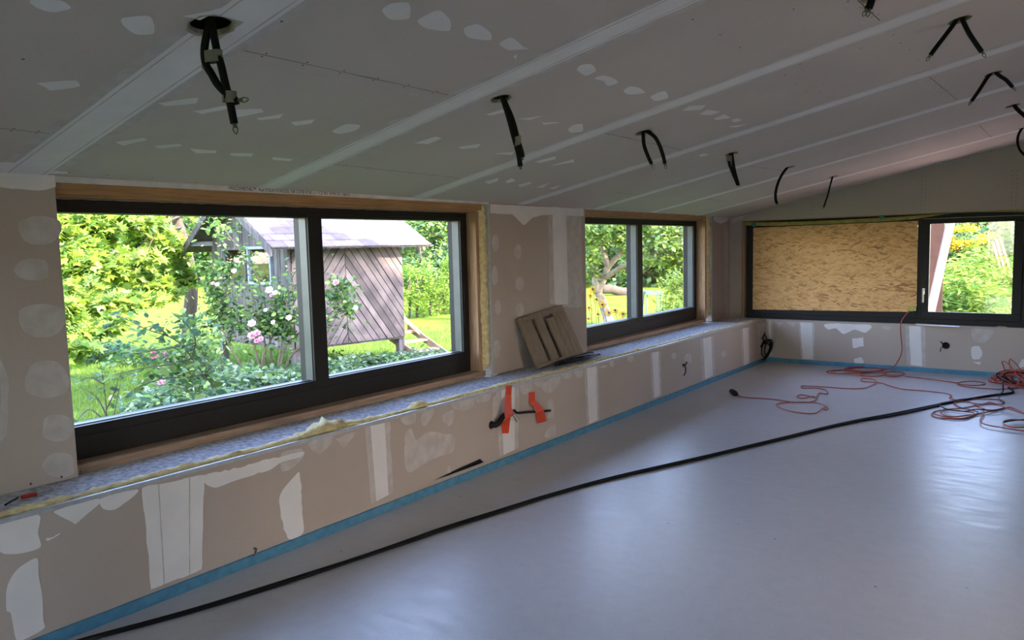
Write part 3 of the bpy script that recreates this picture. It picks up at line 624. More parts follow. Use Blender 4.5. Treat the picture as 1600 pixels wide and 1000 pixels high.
# --- black cable heap under the panel
def heap(name,c,sx,sy,sz,r,loops,mat_,lab,cat,seed,tilt=0,zmin=None,axisx=Vector((1,0,0)),axisy=Vector((0,1,0)),axisz=Vector((0,0,1)),parent=None,pts=26):
    rd=random.Random(seed); bm=bmesh.new()
    for l in range(loops):
        ox,oy=rd.uniform(-.25,.25),rd.uniform(-.25,.25); ax=rd.uniform(.55,1); ay=rd.uniform(.5,1); ph=rd.uniform(0,6.28); zz=rd.uniform(.1,1); P=[]
        tz=rd.uniform(-.4,.4)
        for i in range(pts):
            q=ph+2*math.pi*i/(pts-1)*rd.choice([1,1,1]); wv=1+.12*math.sin(3*q+seed+l)
            z=abs(zz+tz*math.sin(q+l))*sz
            p=Vector(c)+axisx*(sx*(ox+ax*math.cos(q)*wv))+axisy*(sy*(oy+ay*math.sin(q)*wv))+axisz*z
            P.append(p)
        tube(bm,P,r,6,2)
    o=link(name,bm,mat_,parent,smooth=True)
    if not parent: tag(o,lab,cat)
    return o
cc=HZ((890,566),SILL+.008); heap('cable_heap',(cc.x+.02,cc.y+.08,SILL+.012),.055,.30,.022,.0045,9,BLACK2,'tangled black cable heap on the ledge at the foot of the slatted panel','cable',4)
# --- pipe stub, cable and two orange tapes on the knee wall
t=thing('cable_conduit','black conduit elbow poking out of the knee wall, held by orange tape','conduit')
bm=bmesh.new(); a=HX((768,664)); tube(bm,[a+Vector((-.05,0,0)),a+Vector((.012,.004,0)),a+Vector((.03,.03,.008)),HX((787,650),.045),HX((799,645),.03)],.02,12,5); link('conduit',bm,BLACK2,t,smooth=True)
bm=bmesh.new(); tube(bm,[HX((795,648),.035),HX((803,641),.03),HX((808,645),.014),HX((822,644),.010),HX((840,643),.010),HX((860,641.5),.010)],.0085,8,5); link('cable',bm,BLACK,t,smooth=True)
bm=bmesh.new(); tube(bm,[HX((800,647),.03),HX((804,653),.03),HX((808,659),.03)],.003,6,3); tube(bm,[HX((801,646),.035),HX((809,651),.035),HX((811,655),.03)],.002,6,3); link('wire_end',bm,mat('copper_wire',(.30,.22,.15),.4,metal=.5),t,smooth=True); rebase(t)
def tape(pts,lab,liftf):
    bm=bmesh.new(); L=[];
    for i,(a,b) in enumerate(pts):
        lf=liftf[i]; L.append((HX(a,lf),HX(b,lf)))
    K=[];n=6
    for i in range(len(L)-1):
        for k in range(n): K.append((L[i][0].lerp(L[i+1][0],k/n),L[i][1].lerp(L[i+1][1],k/n)))
    K.append(L[-1]); fr=[[bm.verts.new(p) for p in r] for r in K]; bk=[[bm.verts.new(p-Vector((.0008,0,0))) for p in r] for r in K]
    for i in range(len(K)-1):
        bm.faces.new((fr[i][0],fr[i][1],fr[i+1][1],fr[i+1][0])); bm.faces.new((bk[i][0],bk[i+1][0],bk[i+1][1],bk[i][1]))
        for k in (0,1): bm.faces.new((fr[i][k],fr[i+1][k],bk[i+1][k],bk[i][k]))
    for i in (0,-1): bm.faces.new((fr[i][0],fr[i][1],bk[i][1],bk[i][0]))
    tag(link('tape_strip',bm,ORANGE),lab,'tape')
C6=lambda x,y:(700+x*.1625,560+y*.1625)
tape([(C6(558,262),C6(614,258)),(C6(552,350),C6(610,350)),(C6(540,480),C6(612,470)),(C6(545,545),C6(632,528)),(C6(552,585),C6(600,570)),(C6(512,625),C6(592,640)),(C6(522,722),C6(584,720))],'long orange tape strip holding the black conduit to the knee wall',[.004,.006,.05,.069,.066,.03,.006])
tape([(C6(778,326),C6(836,320)),(C6(778,440),C6(836,400)),(C6(820,450),C6(880,440)),(C6(845,525),C6(922,495)),(C6(860,628),C6(948,605))],'short bent orange tape strip over the thin black cable on the knee wall',[.004,.004,.012,.022,.005])
# wire loops at the far hole and small stub
bm=bmesh.new(); a=HX((1068,571)); tube(bm,[a+Vector((-.03,0,0)),a+Vector((.02,-.01,-.0)),a+Vector((.045,-.05,-.055)),a+Vector((.045,-.09,-.085))],.006,8,4); tube(bm,[a+Vector((-.03,.01,.0)),a+Vector((.02,.0,.012)),a+Vector((.03,.02,.035))],.006,8,4)
tag(link('cable_stub',bm,BLACK,smooth=True),'two short black cable ends poking from the knee wall under the smaller left window','cable')
bm=bmesh.new(); a=HX((397,857)); tube(bm,[a+Vector((-.02,0,0)),a+Vector((.01,0,0)),a+Vector((.02,-.012,-.02)),a+Vector((.02,-.02,-.03))],.003,6,4); tube(bm,[a+Vector((-.02,0,0)),a+Vector((.012,.006,0)),a+Vector((.015,-.002,-.02))],.0025,6,4)
tag(link('wire_stub',bm,mat('brown_wire',(.12,.07,.05),.5),smooth=True),'tiny brown wire ends poking from the near knee wall above the blue strip','wire')
# cable at back wall hole
t=thing('wall_box','round black outlet box with a loose cable in the back knee wall','outlet')
a=HY((1478,540),YB); bm=bmesh.new()
for k in range(20):
    q=2*math.pi*k/20; q2=2*math.pi*(k+1)/20; r0,r1=.034,.039
    P=lambda q,r,y:(a.x+r*math.cos(q),YB+y,a.z+r*math.sin(q))
    for (ra,ya_,rb_,yb_) in ((r1,-.002,r0,-.002),(r0,-.002,r0,.028),(r1,-.002,r1,-.0002)):
        bm.faces.new([bm.verts.new(p) for p in (P(q,ra,ya_),P(q2,ra,ya_),P(q2,rb_,yb_),P(q,rb_,yb_))])
bm.faces.new([bm.verts.new((a.x+.034*math.cos(2*math.pi*k/20),YB+.028,a.z+.034*math.sin(2*math.pi*k/20))) for k in range(20)])
link('box_body',bm,BLACK2,t); bm=bmesh.new()
tube(bm,[a+Vector((0,.02,0)),a+Vector((-.01,-.02,.01)),a+Vector((-.035,-.035,.03)),a+Vector((-.05,-.03,.045))],.006,8,4); tube(bm,[a+Vector((0,.02,0)),a+Vector((-.02,-.02,-.01)),a+Vector((-.045,-.03,-.03)),a+Vector((-.05,-.03,-.07))],.004,8,4); link('cable',bm,BLACK,t,smooth=True); rebase(t)

# ================================================================== CEILING CABLES
FH=Vector((FW.x,FW.y,0)).normalized()
def drop(anchor,pts):       # points in the upright plane through the hole, facing the room
    off=anchor.dot(FH); return [hit(q,FH,off) for q in pts]
WHERE=[('nearest cable bundle, two taped black cables hanging beside the first ceiling joint'),('pair of straight black cables with a grey tape band, second hole in from the nearest'),
 ('black cable pair spread like an arch above the pier beside the small left window'),('closed slim black cable loop hanging fourth in the row along the left windows'),('single bowed black cable hanging fifth in the row along the left windows'),
 ('short thin black cable, last of the left row before the back wall'),('black cable end with bare wires hanging at the top edge of the photo'),('wide open inverted-V black cable pair near the top right corner'),
 ('smaller inverted-V black cable pair with a curved right arm, below the wide one'),('black cable stub lying flat against the ceiling at the right edge'),('looped black cable at the right edge nearest the back wall')]
CAB=[([[(323,42),(320,70),(321,98),(330,115),(340,132),(352,145),(362,158),(372,157)],[(329,42),(338,75),(345,100),(352,130),(357,150),(361,168),(366,193)]],.0115),
 ([[(785,154),(795,185),(803,215),(810,240),(813,260)],[(789,154),(800,185),(809,218),(815,238),(816,246)]],.0115),
 ([[(1004,208),(1006,225),(1012,243),(1018,256)],[(1007,207),(1022,213),(1030,226),(1036,243),(1039,256)]],.0115),
 ([[(1138,241),(1139,252),(1145,270),(1153,289)],[(1140,241),(1146,258),(1149,272),(1154,290)]],.012),
 ([[(1233,261),(1223,271),(1216,285),(1212,300),(1212,312),(1214,318)]],.0125),
 ([[(1299,277),(1297,290),(1294,303),(1290,315),(1287,324)]],.009),
 ([[(1366,-6),(1363,2),(1359,14)],[(1362,-6),(1358,6),(1354,14)]],.0105),
 ([[(1498,32),(1490,38),(1475,58),(1462,75),(1454,86)],[(1499,31),(1512,48),(1524,67),(1534,81)]],.0105),
 ([[(1548,115),(1541,124),(1530,141),(1518,158)],[(1549,115),(1560,117),(1572,125),(1582,136)]],.011),
 ([[(1580,165),(1588,169),(1593,174),(1604,184)]],.014),
 ([[(1599,200),(1592,209),(1590,222),(1594,235),(1606,247)]],.011)]
TIPW=mat('green_yellow_wire',(.13,.17,.09),.5); TIPG=mat('bare_tip',(.16,.16,.15),.4,metal=.3)
for i,(lab,(lines,r)) in enumerate(zip(WHERE,CAB)):
    t=thing('ceiling_cable','black cable ends hanging from a ceiling hole: '+lab if False else lab,'cable','loose ceiling light cables'); h=HP[i]
    for L in lines:
        P=drop(h,L); top=h+Vector((0,0,.10)); P=[top,h+Vector((0,0,.03))]+P[1:] if len(P)>2 else [top]+P
        bm=bmesh.new(); tube(bm,P,r,8,5); link('cable',bm,BLACK,t,smooth=True)
        d=(P[-1]-P[-2]).normalized()
        if i not in (3,):
            bm=bmesh.new(); e=P[-1]-d*.005
            tube(bm,[e,e+d*.018],r*.5,8,0)
            s=d.cross(FH).normalized()
            if i in (0,6,7,8,2): tube(bm,[e,e+d*.022+s*.007,e+d*.036,e+d*.022-s*.007,e+d*.005],.0018,6,3)
            link('wire_end',bm,TIPW if i in(0,6,7) else TIPG,t,smooth=True)
    # torn board rim around the hole
    bm=bmesh.new(); rr=HOLES[i][1]; C1=crc(h+DN*.001,CN,rr*1.0,18); C2=crc(h+DN*.003,CN,rr*1.12,18,wob=.06); C0=crc(h+CN*.014,CN,rr*.97,18)
    a=[bm.verts.new(p) for p in C1]; b=[bm.verts.new(p) for p in C2]; c=[bm.verts.new(p) for p in C0]
    for k in range(18): j=(k+1)%18; bm.faces.new((a[k],a[j],b[j],b[k])); bm.faces.new((a[j],a[k],c[k],c[j]))
    link('hole_rim',bm,mat('torn_paper_rim',(.42,.38,.28),.9),t)
    if i in (0,1,3):
        for (p,q) in {0:[((319,90),(346,87)),((354,152),(368,152))],1:[((804,222),(813,219))],3:[((1136,248),(1143,247))]}[i]:
            A_,B_=drop(h,[p,q]); bm=bmesh.new(); m_=(A_+B_)/2; hw=(B_-A_).length/2+.004; X_=(B_-A_).normalized(); Z_=Vector((0,0,1)); K=16; hh=.017 if i==0 else .02
            lo=[];hi=[]
            for k in range(K):
                q_=2*math.pi*k/K; o_=m_+X_*math.cos(q_)*hw+FH*math.sin(q_)*(r+.003); lo.append(bm.verts.new(o_-Z_*hh)); hi.append(bm.verts.new(o_+Z_*hh))
            for k in range(K): j=(k+1)%K; bm.faces.new((lo[k],lo[j],hi[j],hi[k]))
            if i==0: 
                e=drop(h,[(320,100)])[0] if p[1]<100 else drop(h,[(352,153)])[0]; box(bm,tuple(e-Vector((.004,.008,.014))),tuple(e+Vector((.004,.008,.014))))
            link('tape_band',bm,GREYT,t,smooth=False)
    rebase(t)

# ================================================================== FLOOR CABLES
def C7(*pts): return [(1100+x*.3125,480+y*.3125) for x,y in pts]
bm=bmesh.new(); L=[(60,1022),(138,998),(301,953.5),(450,907),(560,872),(649,841),(691,826),(792,794),(860,773),(960,745.5),(1100,713.5),(1209,687.5),(1319,661),(1400,645.5),(1469,631.5),(1540,619),(1579,614),(1582,610),(1576,606)]
tube(bm,[HZ(q,.011) for q in L],.0105,8,6)
L2=[(q[0]+random.uniform(-2,2),q[1]+random.uniform(1.0,2.6)) for q in L[1:-4]]
tube(bm,[HZ(q,.010) for q in L2],.008,8,6)
tag(link('power_cable',bm,BLACK,smooth=True),'long straight black power cable lying diagonally across the screed floor','cable')
# cord with black socket end
t=thing('extension_cord','thin orange cord lying loosely mid-floor with a black socket end','extension cord')
main=C7((170,438),(200,450),(340,460),(440,474),(530,474),(560,460),(545,446),(500,455),(470,452),(466,444),(490,438),(530,446),(560,452),(575,430),(612,434),(616,425),(600,412),(560,404),(495,404),(486,397),(500,393),(600,398),(720,407),(800,405),(835,392),(862,378),(850,362),(800,356),(783,362),(795,371),(850,376),(890,380),(930,394),(1000,410),(1100,418),(1210,431),(1238,444),(1228,456),(1290,468),(1380,484),(1430,476),(1470,486))
bm=bmesh.new(); tube(bm,[HZ(q,.007) for q in main],.0052,6,5)
tube(bm,[HZ(q,.009) for q in C7((440,474),(380,480),(360,490),(385,505),(440,522),(510,531),(558,530),(590,508),(612,500),(600,490),(560,478),(500,474),(440,476))],.0052,6,5)
tube(bm,[HZ(q,.013) for q in C7((590,508),(612,514),(622,506),(612,498),(600,494))],.004,6,4)
link('cord',bm,CORD,t,smooth=True)
a,b=HZ(C7((135,418))[0],.03),HZ(C7((168,438))[0],.022); bm=bmesh.new(); tube(bm,[a,a.lerp(b,.1),a.lerp(b,.6),b],lambda q:.028*(.55+.45*math.sin(min(1,q*1.6)*math.pi/2)) if q<.7 else .028*(1-(q-.7)*2.3),14,5); link('socket_end',bm,BLACK2,t,smooth=True); rebase(t)
# cord from the window down to coils
def loops(cx,cy,rx,ry,n,seed,z0=.007,dz=.006):
    rd=random.Random(seed); P=[]
    for l in range(n):
        ox,oy=rd.uniform(-.12,.12)*rx,rd.uniform(-.2,.2)*ry; a,b=rx*rd.uniform(.75,1.05),ry*rd.uniform(.75,1.05)
        for i in range(10):
            q=2*math.pi*i/10; P.append((cx+ox+a*math.cos(q),cy+oy+b*math.sin(q)))
    return P
t=thing('extension_cord','orange cord hanging from the back window to coils by the back wall','extension cord')
bm=bmesh.new()
s0=HY((1421,486),9.64); P=[s0,HY(C7((1020,24))[0],9.615),HY(C7((992,62))[0],9.60),HY(C7((983,92))[0],9.60),HY(C7((985,150))[0],9.605),HY(C7((990,205))[0],9.60)]
P+=[HY(C7((982,245))[0],9.60),HY(C7((968,272))[0],9.605),HY(C7((950,296))[0],9.61),HZ(C7((920,310))[0],.010),HZ(C7((880,316))[0],.010)]
tube(bm,P,.0058,8,5)
for k,(c,n,sd_) in enumerate((((810,312,98,14),3,1),((700,322,98,11),3,2),((840,335,90,12),2,3),((955,335,55,13),2,4))):
    Q=loops(*c,n,sd_); tube(bm,[HZ(q,.008+.005*k+.004*(i//10)) for i,q in enumerate(C7(*Q))],.0055,6,3)
tube(bm,[HZ(q,.007) for q in C7((1005,346),(1080,354),(1150,362),(1225,372),(1265,378),(1300,372),(1350,370),(1400,378),(1402,386),(1360,391),(1300,388),(1268,383),(1280,392),(1330,400),(1400,406),(1480,410),(1560,404),(1600,400),(1660,396))],.0055,6,5)
link('cord',bm,CORD,t,smooth=True)
a=HY((1421,484),9.62); bm=bmesh.new(); box(bm,(a.x-.028,9.655,a.z-.02),(a.x+.034,9.70,a.z+.035)); box(bm,(a.x-.03,9.64,a.z-.01),(a.x-.005,9.655,a.z+.025)); o=link('yellow_plug',bm,mat('yellow_plug',(.55,.50,.10),.5),t); bevel(o,.006,2); rebase(t)
# pile at the right
def bundle(name,c,lab,cat,mats,seed):
    t=thing(name,lab,cat); rd=random.Random(seed)
    for nm,m,n,r in mats:
        bm=bmesh.new()
        for l in range(n):
            ax=Vector((rd.uniform(-1,1),rd.uniform(-.6,.6),rd.uniform(-.25,.25))).normalized(); bx=Vector((rd.uniform(-.3,.3),rd.uniform(-.7,.7),1)); bx=(bx-ax*bx.dot(ax)).normalized()
            R=rd.uniform(.16,.26); RZ=rd.uniform(.05,.085); cc_=Vector(c)+Vector((rd.uniform(-.06,.06),rd.uniform(-.07,.07),0)); P=[]
            for i in range(13):
                q=2*math.pi*i/12; p=cc_+ax*math.cos(q)*R+bx*math.sin(q)*RZ+Vector((rd.uniform(-.01,.01),rd.uniform(-.01,.01),RZ+.01)); p.z=max(r*1.1,p.z); P.append(p)
            tube(bm,P,r,6,3)
        link(nm,bm,m,t,smooth=True)
    return t
pc=HZ(C7((1570,392))[0],0); t=bundle('cord_bundle',(pc.x,pc.y,0),'bundled orange and black cord pile at the right edge by the back wall','extension cord',[('orange_loops',CORD,16,.006),('black_loops',BLACK,4,.006)],11)
bm=bmesh.new(); P=[HZ(q,.02) for q in C7((1520,405),(1495,420),(1475,440))]; P=[P[0]+Vector((0,0,.08)),P[0]+Vector((-.04,0,.10)),P[1]+Vector((0,0,.04)),P[1],P[2]]; tube(bm,P,.006,8,4); link('loose_end',bm,BLACK,t,smooth=True); rebase(t)
# tangle right
t=thing('extension_cord','tangled orange and black cord crossing the black cable at the right','extension cord')
bm=bmesh.new()
for k,Q in enumerate([C7((1180,480),(1230,470),(1300,458),(1400,460),(1480,462),(1502,475),(1480,486),(1420,484),(1360,492),(1290,504),(1220,510),(1160,520),(1138,535),(1160,550),(1230,558),(1300,560),(1345,545),(1370,525),(1330,512),(1280,500),(1250,480),(1290,470),(1340,478),(1390,505),(1440,520),(1490,510),(1530,500),(1600,530),(1660,560)),
    C7((1140,530),(1190,545),(1260,556),(1320,550),(1350,530),(1290,520),(1210,512),(1185,522),(1200,540),(1250,548),(1320,540),(1400,528),(1470,512)),
    C7((1385,500),(1400,530),(1385,555),(1385,575),(1420,590),(1480,600),(1540,610),(1600,618),(1660,625)),C7((1660,560),(1600,565),(1540,562),(1500,570),(1500,585),(1540,600),(1600,600),(1660,590)),C7((1470,486),(1500,500),(1560,520),(1620,540))]):
    tube(bm,[HZ(q,.008+.006*k) for q in Q],.0055,6,5)
link('orange_run',bm,CORD,t,smooth=True)
for k,Q in enumerate([C7((1180,482),(1190,500),(1240,515),(1310,520),(1360,510),(1440,515),(1500,505)),C7((1470,440),(1480,465),(1500,478)),C7((1500,575),(1560,565),(1640,560))]):
    bm=bmesh.new(); tube(bm,[HZ(q,.030) for q in Q],.005,6,5); link('black_run',bm,BLACK,t,smooth=True)
rebase(t)
# coil hanging in the corner
t=thing('hanging_cable_coil','black cable coil hanging in the far left corner of the knee walls','cable')
FHc=FH; base=HY((1194,545),9.5); off=base.dot(FHc)
bm=bmesh.new()
for k,(cx,cy,rx,ry,ro) in enumerate(((305,212,26,52,.35),(300,218,22,50,.45),(312,205,22,45,.25),(298,222,28,44,.5),(322,200,16,40,.3))):
    P=[]
    for i in range(17):
        q=2*math.pi*i/16; x=rx*math.cos(q); y=ry*math.sin(q); P.append(hit(C7((cx+x*math.cos(ro)-y*math.sin(ro),cy+x*math.sin(ro)+y*math.cos(ro)))[0],FHc,off-.012*k))
    tube(bm,P,.0075,6,3)
link('coil',bm,BLACK,t,smooth=True)
bm=bmesh.new(); P=[HX(C7((303,128))[0],-.005),HX(C7((303,134))[0],.02)]+[hit(q,FHc,off) for q in C7((295,150),(300,175),(312,165),(308,145),(300,140))]; tube(bm,P,.008,8,4)
P=[hit(q,FHc,off-.03) for q in C7((300,150),(270,165),(252,200),(247,235),(262,262),(272,275))]; tube(bm,P,.004,6,4); link('hook_end',bm,BLACK2,t,smooth=True); rebase(t)

# ================================================================== HOUSE OUTSIDE AND GROUND
GZ=-.25
bm=bmesh.new(); K=60
def gpt(x,y): return (x,y,GZ+.05*noise.noise(Vector((x*.12,y*.12,0)))+.02*noise.noise(Vector((x*.6,y*.6,2))))
xs=[-140,-110,-85,-65,-50,-40]+[-34+i*1.0 for i in range(46)]+[20,40,70]; ys=[-70,-40,-20]+[-10+i*1.0 for i in range(48)]+[45,60,80,110,140]
vg=[[bm.verts.new(gpt(x,y)) for y in ys] for x in xs]
for i in range(len(xs)-1):
    for j in range(len(ys)-1): bm.faces.new((vg[i][j],vg[i+1][j],vg[i+1][j+1],vg[i][j+1]))
LAWN=mat('lawn_turf',(.15,.22,.025),.95,(.09,.145,.02),scale=1.2,detail=8,bump=.8,bscale=30,spec=.03)
link('ground',bm,LAWN,smooth=True,kind='structure')
bm=bmesh.new(); box(bm,(XR+.3,-8,-.24),(16,14,-.03)); link('added_bounce_terrace',bm,mat('warm_bounce_surface',(.50,.38,.29),.85,(.42,.31,.24),scale=3),kind='structure')  # unseen warm slab, added to bounce sunlight into the room
bm=bmesh.new(); box(bm,(-.9,9.97,GZ-.1),(9,12.8,.24)); link('added_bounce_slab',bm,mat('pale_bounce_surface',(.80,.62,.50),.85,(.72,.55,.44),scale=3),kind='structure')  # unseen pale reflector, added to throw warm light up onto the rear ceiling
UPPER=mat('unseen_facade_render',(.62,.56,.48),.9,scale=2)
bm=bmesh.new()
x0,x1=5.2,9.5; P=[(-7,3.55),(9.9,3.55),(9.9,6.35),(6.9,9.05),(4.5,7.8),(-7,6.5)]
a=[bm.verts.new((x0,y,z)) for y,z in P]; b=[bm.verts.new((x1,y,z)) for y,z in P]; bm.faces.new(a[::-1]);bm.faces.new(b)
for i in range(6): j=(i+1)%6; bm.faces.new((a[i],a[j],b[j],b[i]))
link('added_shade_storey',bm,UPPER,kind='structure')  # unseen storey added as shadow caster, outline shaped to shade garden and playhouse
bm=bmesh.new()
for y in (-6.5,-1,4,9.5): box(bm,(9.15,y,-.03),(9.45,y+.3,3.55))
link('porch_posts',bm,UPPER,kind='structure')

# ================================================================== FOLIAGE HELPERS
LT={'oval':([(0,0,0),(.3,.35,.07),(.26,.72,.05),(0,1,0),(-.26,.72,.05),(-.3,.35,.07)],[(0,1,2,3),(0,3,4,5)]),
    'lance':([(0,0,0),(.14,.4,.03),(0,1,0),(-.14,.4,.03)],[(0,1,2,3)]),
    'star':([(0,0,0),(.22,.12,0),(.62,.10,.02),(.34,.36,.02),(.58,.74,.02),(.2,.62,.01),(0,1.1,0),(-.2,.62,.01),(-.58,.74,.02),(-.34,.36,.02),(-.62,.10,.02),(-.22,.12,0)],[tuple(range(12))]),
    'blade':([(-.05,0,0),(.05,0,0),(.02,.6,.12),(0,1,.35)],[(0,1,2,3)]),
    'tuft':([(0,0,0),(.35,.5,.1),(0,1,.15),(-.35,.5,.1)],[(0,1,2,3)])}
def leaves(name,C,size,tmpl,mats,parent=None,up=.5,sv=.35,dirs=None,seed=1,matw=None,kind=None):
    rg=np.random.default_rng(seed); C=np.asarray(C,float); N=len(C); T,Fc=LT[tmpl]; T=np.array(T); k=len(T)
    s=size*(1+sv*rg.uniform(-1,1,N))
    nz=rg.normal(size=(N,3)); nz[:,2]=np.abs(nz[:,2])+up*1.5; nz/=np.linalg.norm(nz,axis=1)[:,None]
    d=rg.normal(size=(N,3)) if dirs is None else np.asarray(dirs)+rg.normal(size=(N,3))*.35
    d=d-nz*np.sum(d*nz,1)[:,None]; d/=np.linalg.norm(d,axis=1)[:,None]+1e-9
    sx=np.cross(d,nz)
    V=C[:,None,:]+s[:,None,None]*(sx[:,None,:]*T[None,:,0,None]+d[:,None,:]*T[None,:,1,None]+nz[:,None,:]*T[None,:,2,None])
    me=bpy.data.meshes.new(name); me.vertices.add(N*k); me.vertices.foreach_set('co',V.reshape(-1))
    fl=[len(f) for f in Fc]; tot=sum(fl); nf=len(Fc)
    idx=np.concatenate([np.array(f) for f in Fc]); LI=(idx[None,:]+(np.arange(N)*k)[:,None]).reshape(-1)
    me.loops.add(N*tot); me.loops.foreach_set('vertex_index',LI.astype(np.int32))
    st=np.concatenate([[0],np.cumsum(fl)[:-1]]); ST_=(st[None,:]+(np.arange(N)*tot)[:,None]).reshape(-1)
    me.polygons.add(N*nf); me.polygons.foreach_set('loop_start',ST_.astype(np.int32))
    if not isinstance(mats,(list,tuple)): mats=[mats]
    for m in mats: me.materials.append(m)
    mi=rg.choice(len(mats),N,p=matw) if len(mats)>1 else np.zeros(N,int)
    me.polygons.foreach_set('material_index',np.repeat(mi,nf).astype(np.int32))
    me.update(calc_edges=True); me.validate()
    o=bpy.data.objects.new(name,me); COL.objects.link(o)
    if parent: o.parent=parent
    if kind: o['kind']=kind
    return o
def blob(c,r,n,rg,shell=.55):
    """points in a lumpy ellipsoid, more of them towards the surface"""
    d=rg.normal(size=(n,3)); d/=np.linalg.norm(d,axis=1)[:,None]; rad=(shell+(1-shell)*rg.uniform(0,1,n)**.6)
    q=np.array(c)+d*rad[:,None]*np.array(r); return q
def clumps(c,r,k,n,rg,sub=.35,shell=.6):
    """a crown of k clumps"""
    cs=blob(c,r,k,rg,shell); out=[]
    for q in cs: out.append(blob(q,np.array(r)*sub*rg.uniform(.7,1.2),n//k,rg,.2))
    return np.concatenate(out)
def lf(name,c,c2,isl=.35,tr=.35): return mat(name,c,.55,c2,scale=1.5,island=isl,transl=tr,spec=.15)
YG=lf('maple_leaf_bright',(.42,.56,.09),(.26,.42,.05),.25,.5); MG=lf('leaf_mid_green',(.13,.25,.05),(.09,.18,.04)); DG=lf('leaf_dark_green',(.05,.12,.035),(.035,.085,.03))
BGN=lf('leaf_blue_green',(.10,.20,.11),(.07,.15,.08)); VG=lf('leaf_variegated',(.33,.42,.27),(.14,.24,.11)); PG=lf('leaf_pale_green',(.30,.42,.14),(.22,.33,.09)); TG=lf('thuja_green',(.20,.36,.045),(.10,.22,.03))
BARK=mat('grey_bark',(.10,.082,.062),.95,(.05,.04,.03),scale=10,stretch=(4,4,1),bump=.9,bscale=20); BARKP=mat('pale_bark',(.24,.20,.155),.95,(.12,.10,.07),scale=9,bump=.9,bscale=18)
STEM=mat('green_stem',(.08,.12,.035),.7,(.12,.13,.05)); CANE=mat('brown_cane',(.13,.10,.06),.8)
def wpt(px,py,dep): return G((px,py),dep)
def on_ground(px,py): p=HZ((px,py),GZ); return p
def V3(p): return np.array((p[0],p[1],p[2]))
def stemsmesh(name,lines,r,m,parent,sides=6):
    bm=bmesh.new()
    for i,L in enumerate(lines): 
        r0=r if not isinstance(r,(list,tuple)) else r[i]
        tube(bm,L,(lambda q,r0=r0:r0*(1-.7*q)),sides,5)
    return link(name,bm,m,parent,smooth=True)
def tree(name,foot,H,crowns,lab,cat,mats,size,n,seed,trunk_r=.12,tm='tuft',matw=None,group=None,bark=BARK,k=28,sub=.3,branches=6,lean=(0,0)):
    """foot: ground point; crowns: list of (dx,dy,z,rx,ry,rz)"""
    rg=np.random.default_rng(seed); f=Vector(foot); t=thing(name,lab,cat,group,loc=f)
    L=[]; top=Vector((lean[0],lean[1],H*.75)); bm=bmesh.new()
    tube(bm,[Vector((0,0,-.1)),top*.33+Vector((.06,0,0)),top*.66+Vector((-.05,.05,0)),top],lambda q:trunk_r*(1-.75*q)+.02,10,5)
    for b in range(branches):
        c=crowns[b%len(crowns)]; s=top*rg.uniform(.35,.9); e=Vector((c[0]+rg.uniform(-.7,.7)*c[3],c[1]+rg.uniform(-.7,.7)*c[4],c[2]+rg.uniform(-.5,.5)*c[5]))
        tube(bm,[s,s.lerp(e,.5)+Vector((0,0,.08*H)),e],lambda q:trunk_r*.4*(1-.8*q)+.004,6,4)
    link('trunk',bm,bark,t,smooth=True)
    vol=[c[3]*c[4]*c[5] for c in crowns]; tv=sum(v**.67 for v in vol)
    P=np.concatenate([clumps(c[:3],c[3:],k,max(k,int(n*(v**.67)/tv)),rg,sub) for c,v in zip(crowns,vol)])
    leaves('foliage',P,size,tm,mats,t,seed=seed,matw=matw); return t
def shrub(name,foot,r,lab,cat,mats,size,n,seed,tm='oval',group=None,matw=None,stem=True,up=.5,k=18,sub=.4):
    rg=np.random.default_rng(seed); t=thing(name,lab,cat,group,loc=foot); P=clumps((0,0,r[2]),r,k,n,rg,sub,.5); P[:,2]=np.maximum(P[:,2],.02)
    if stem:
        stemsmesh('stem',[[Vector((rg.uniform(-.1,.1)*r[0],rg.uniform(-.1,.1)*r[1],-.05)),Vector(P[rg.integers(len(P))])*.5,Vector(P[rg.integers(len(P))])] for _ in range(7)],.012+.006*max(r),CANE,t,5)
    leaves('foliage',P,size,tm,mats,t,seed=seed,matw=matw,up=up); return t

# ================================================================== PLAYHOUSE ON STILTS
PB=.255; C0=HZ((458,538),PB); E0=HZ((631,518),PB); U=(E0-C0); LU=U.length; U.normalize(); Vv=Vector((-U.y,U.x,0)); LV=2.5; EV=1.72; APEX=2.42
play=thing('playhouse','weathered grey wooden playhouse on stilts behind the rose bush','playhouse')
def HP_(u,v,z): return C0+U*u+Vv*v+Vector((0,0,z-PB))
GW=mat('weathered_boards',(.19,.165,.16),.9,(.09,.078,.078),scale=4,stretch=(5,5,.7),detail=8,bump=.6,bscale=20,island=.35)
GWR=mat('weathered_diagonal_boards',(.16,.13,.12),.9,(.075,.062,.06),scale=5,detail=8,bump=.6,bscale=20,island=.4)
SHI=mat('slate_shingles',(.15,.125,.135),.8,(.10,.085,.10),scale=6,island=.25)
PAINT=mat('pale_blue_paint',(.42,.45,.52),.7,(.33,.35,.40),scale=9); REDW=mat('reddish_board',(.34,.17,.11),.85,(.22,.11,.08),scale=5)
def ubox(bm,u0,u1,v0,v1,z0,z1): hexa(bm,[HP_(u0,v0,z0),HP_(u1,v0,z0),HP_(u1,v1,z0),HP_(u0,v1,z0),HP_(u0,v0,z1),HP_(u1,v0,z1),HP_(u1,v1,z1),HP_(u0,v1,z1)])
def gable_h(v): return EV+(APEX-EV)*(1-abs(v-LV/2)/(LV/2))
WA=(.50,1.16,1.12,1.60); WB=(1.30,2.05,1.18,1.60)
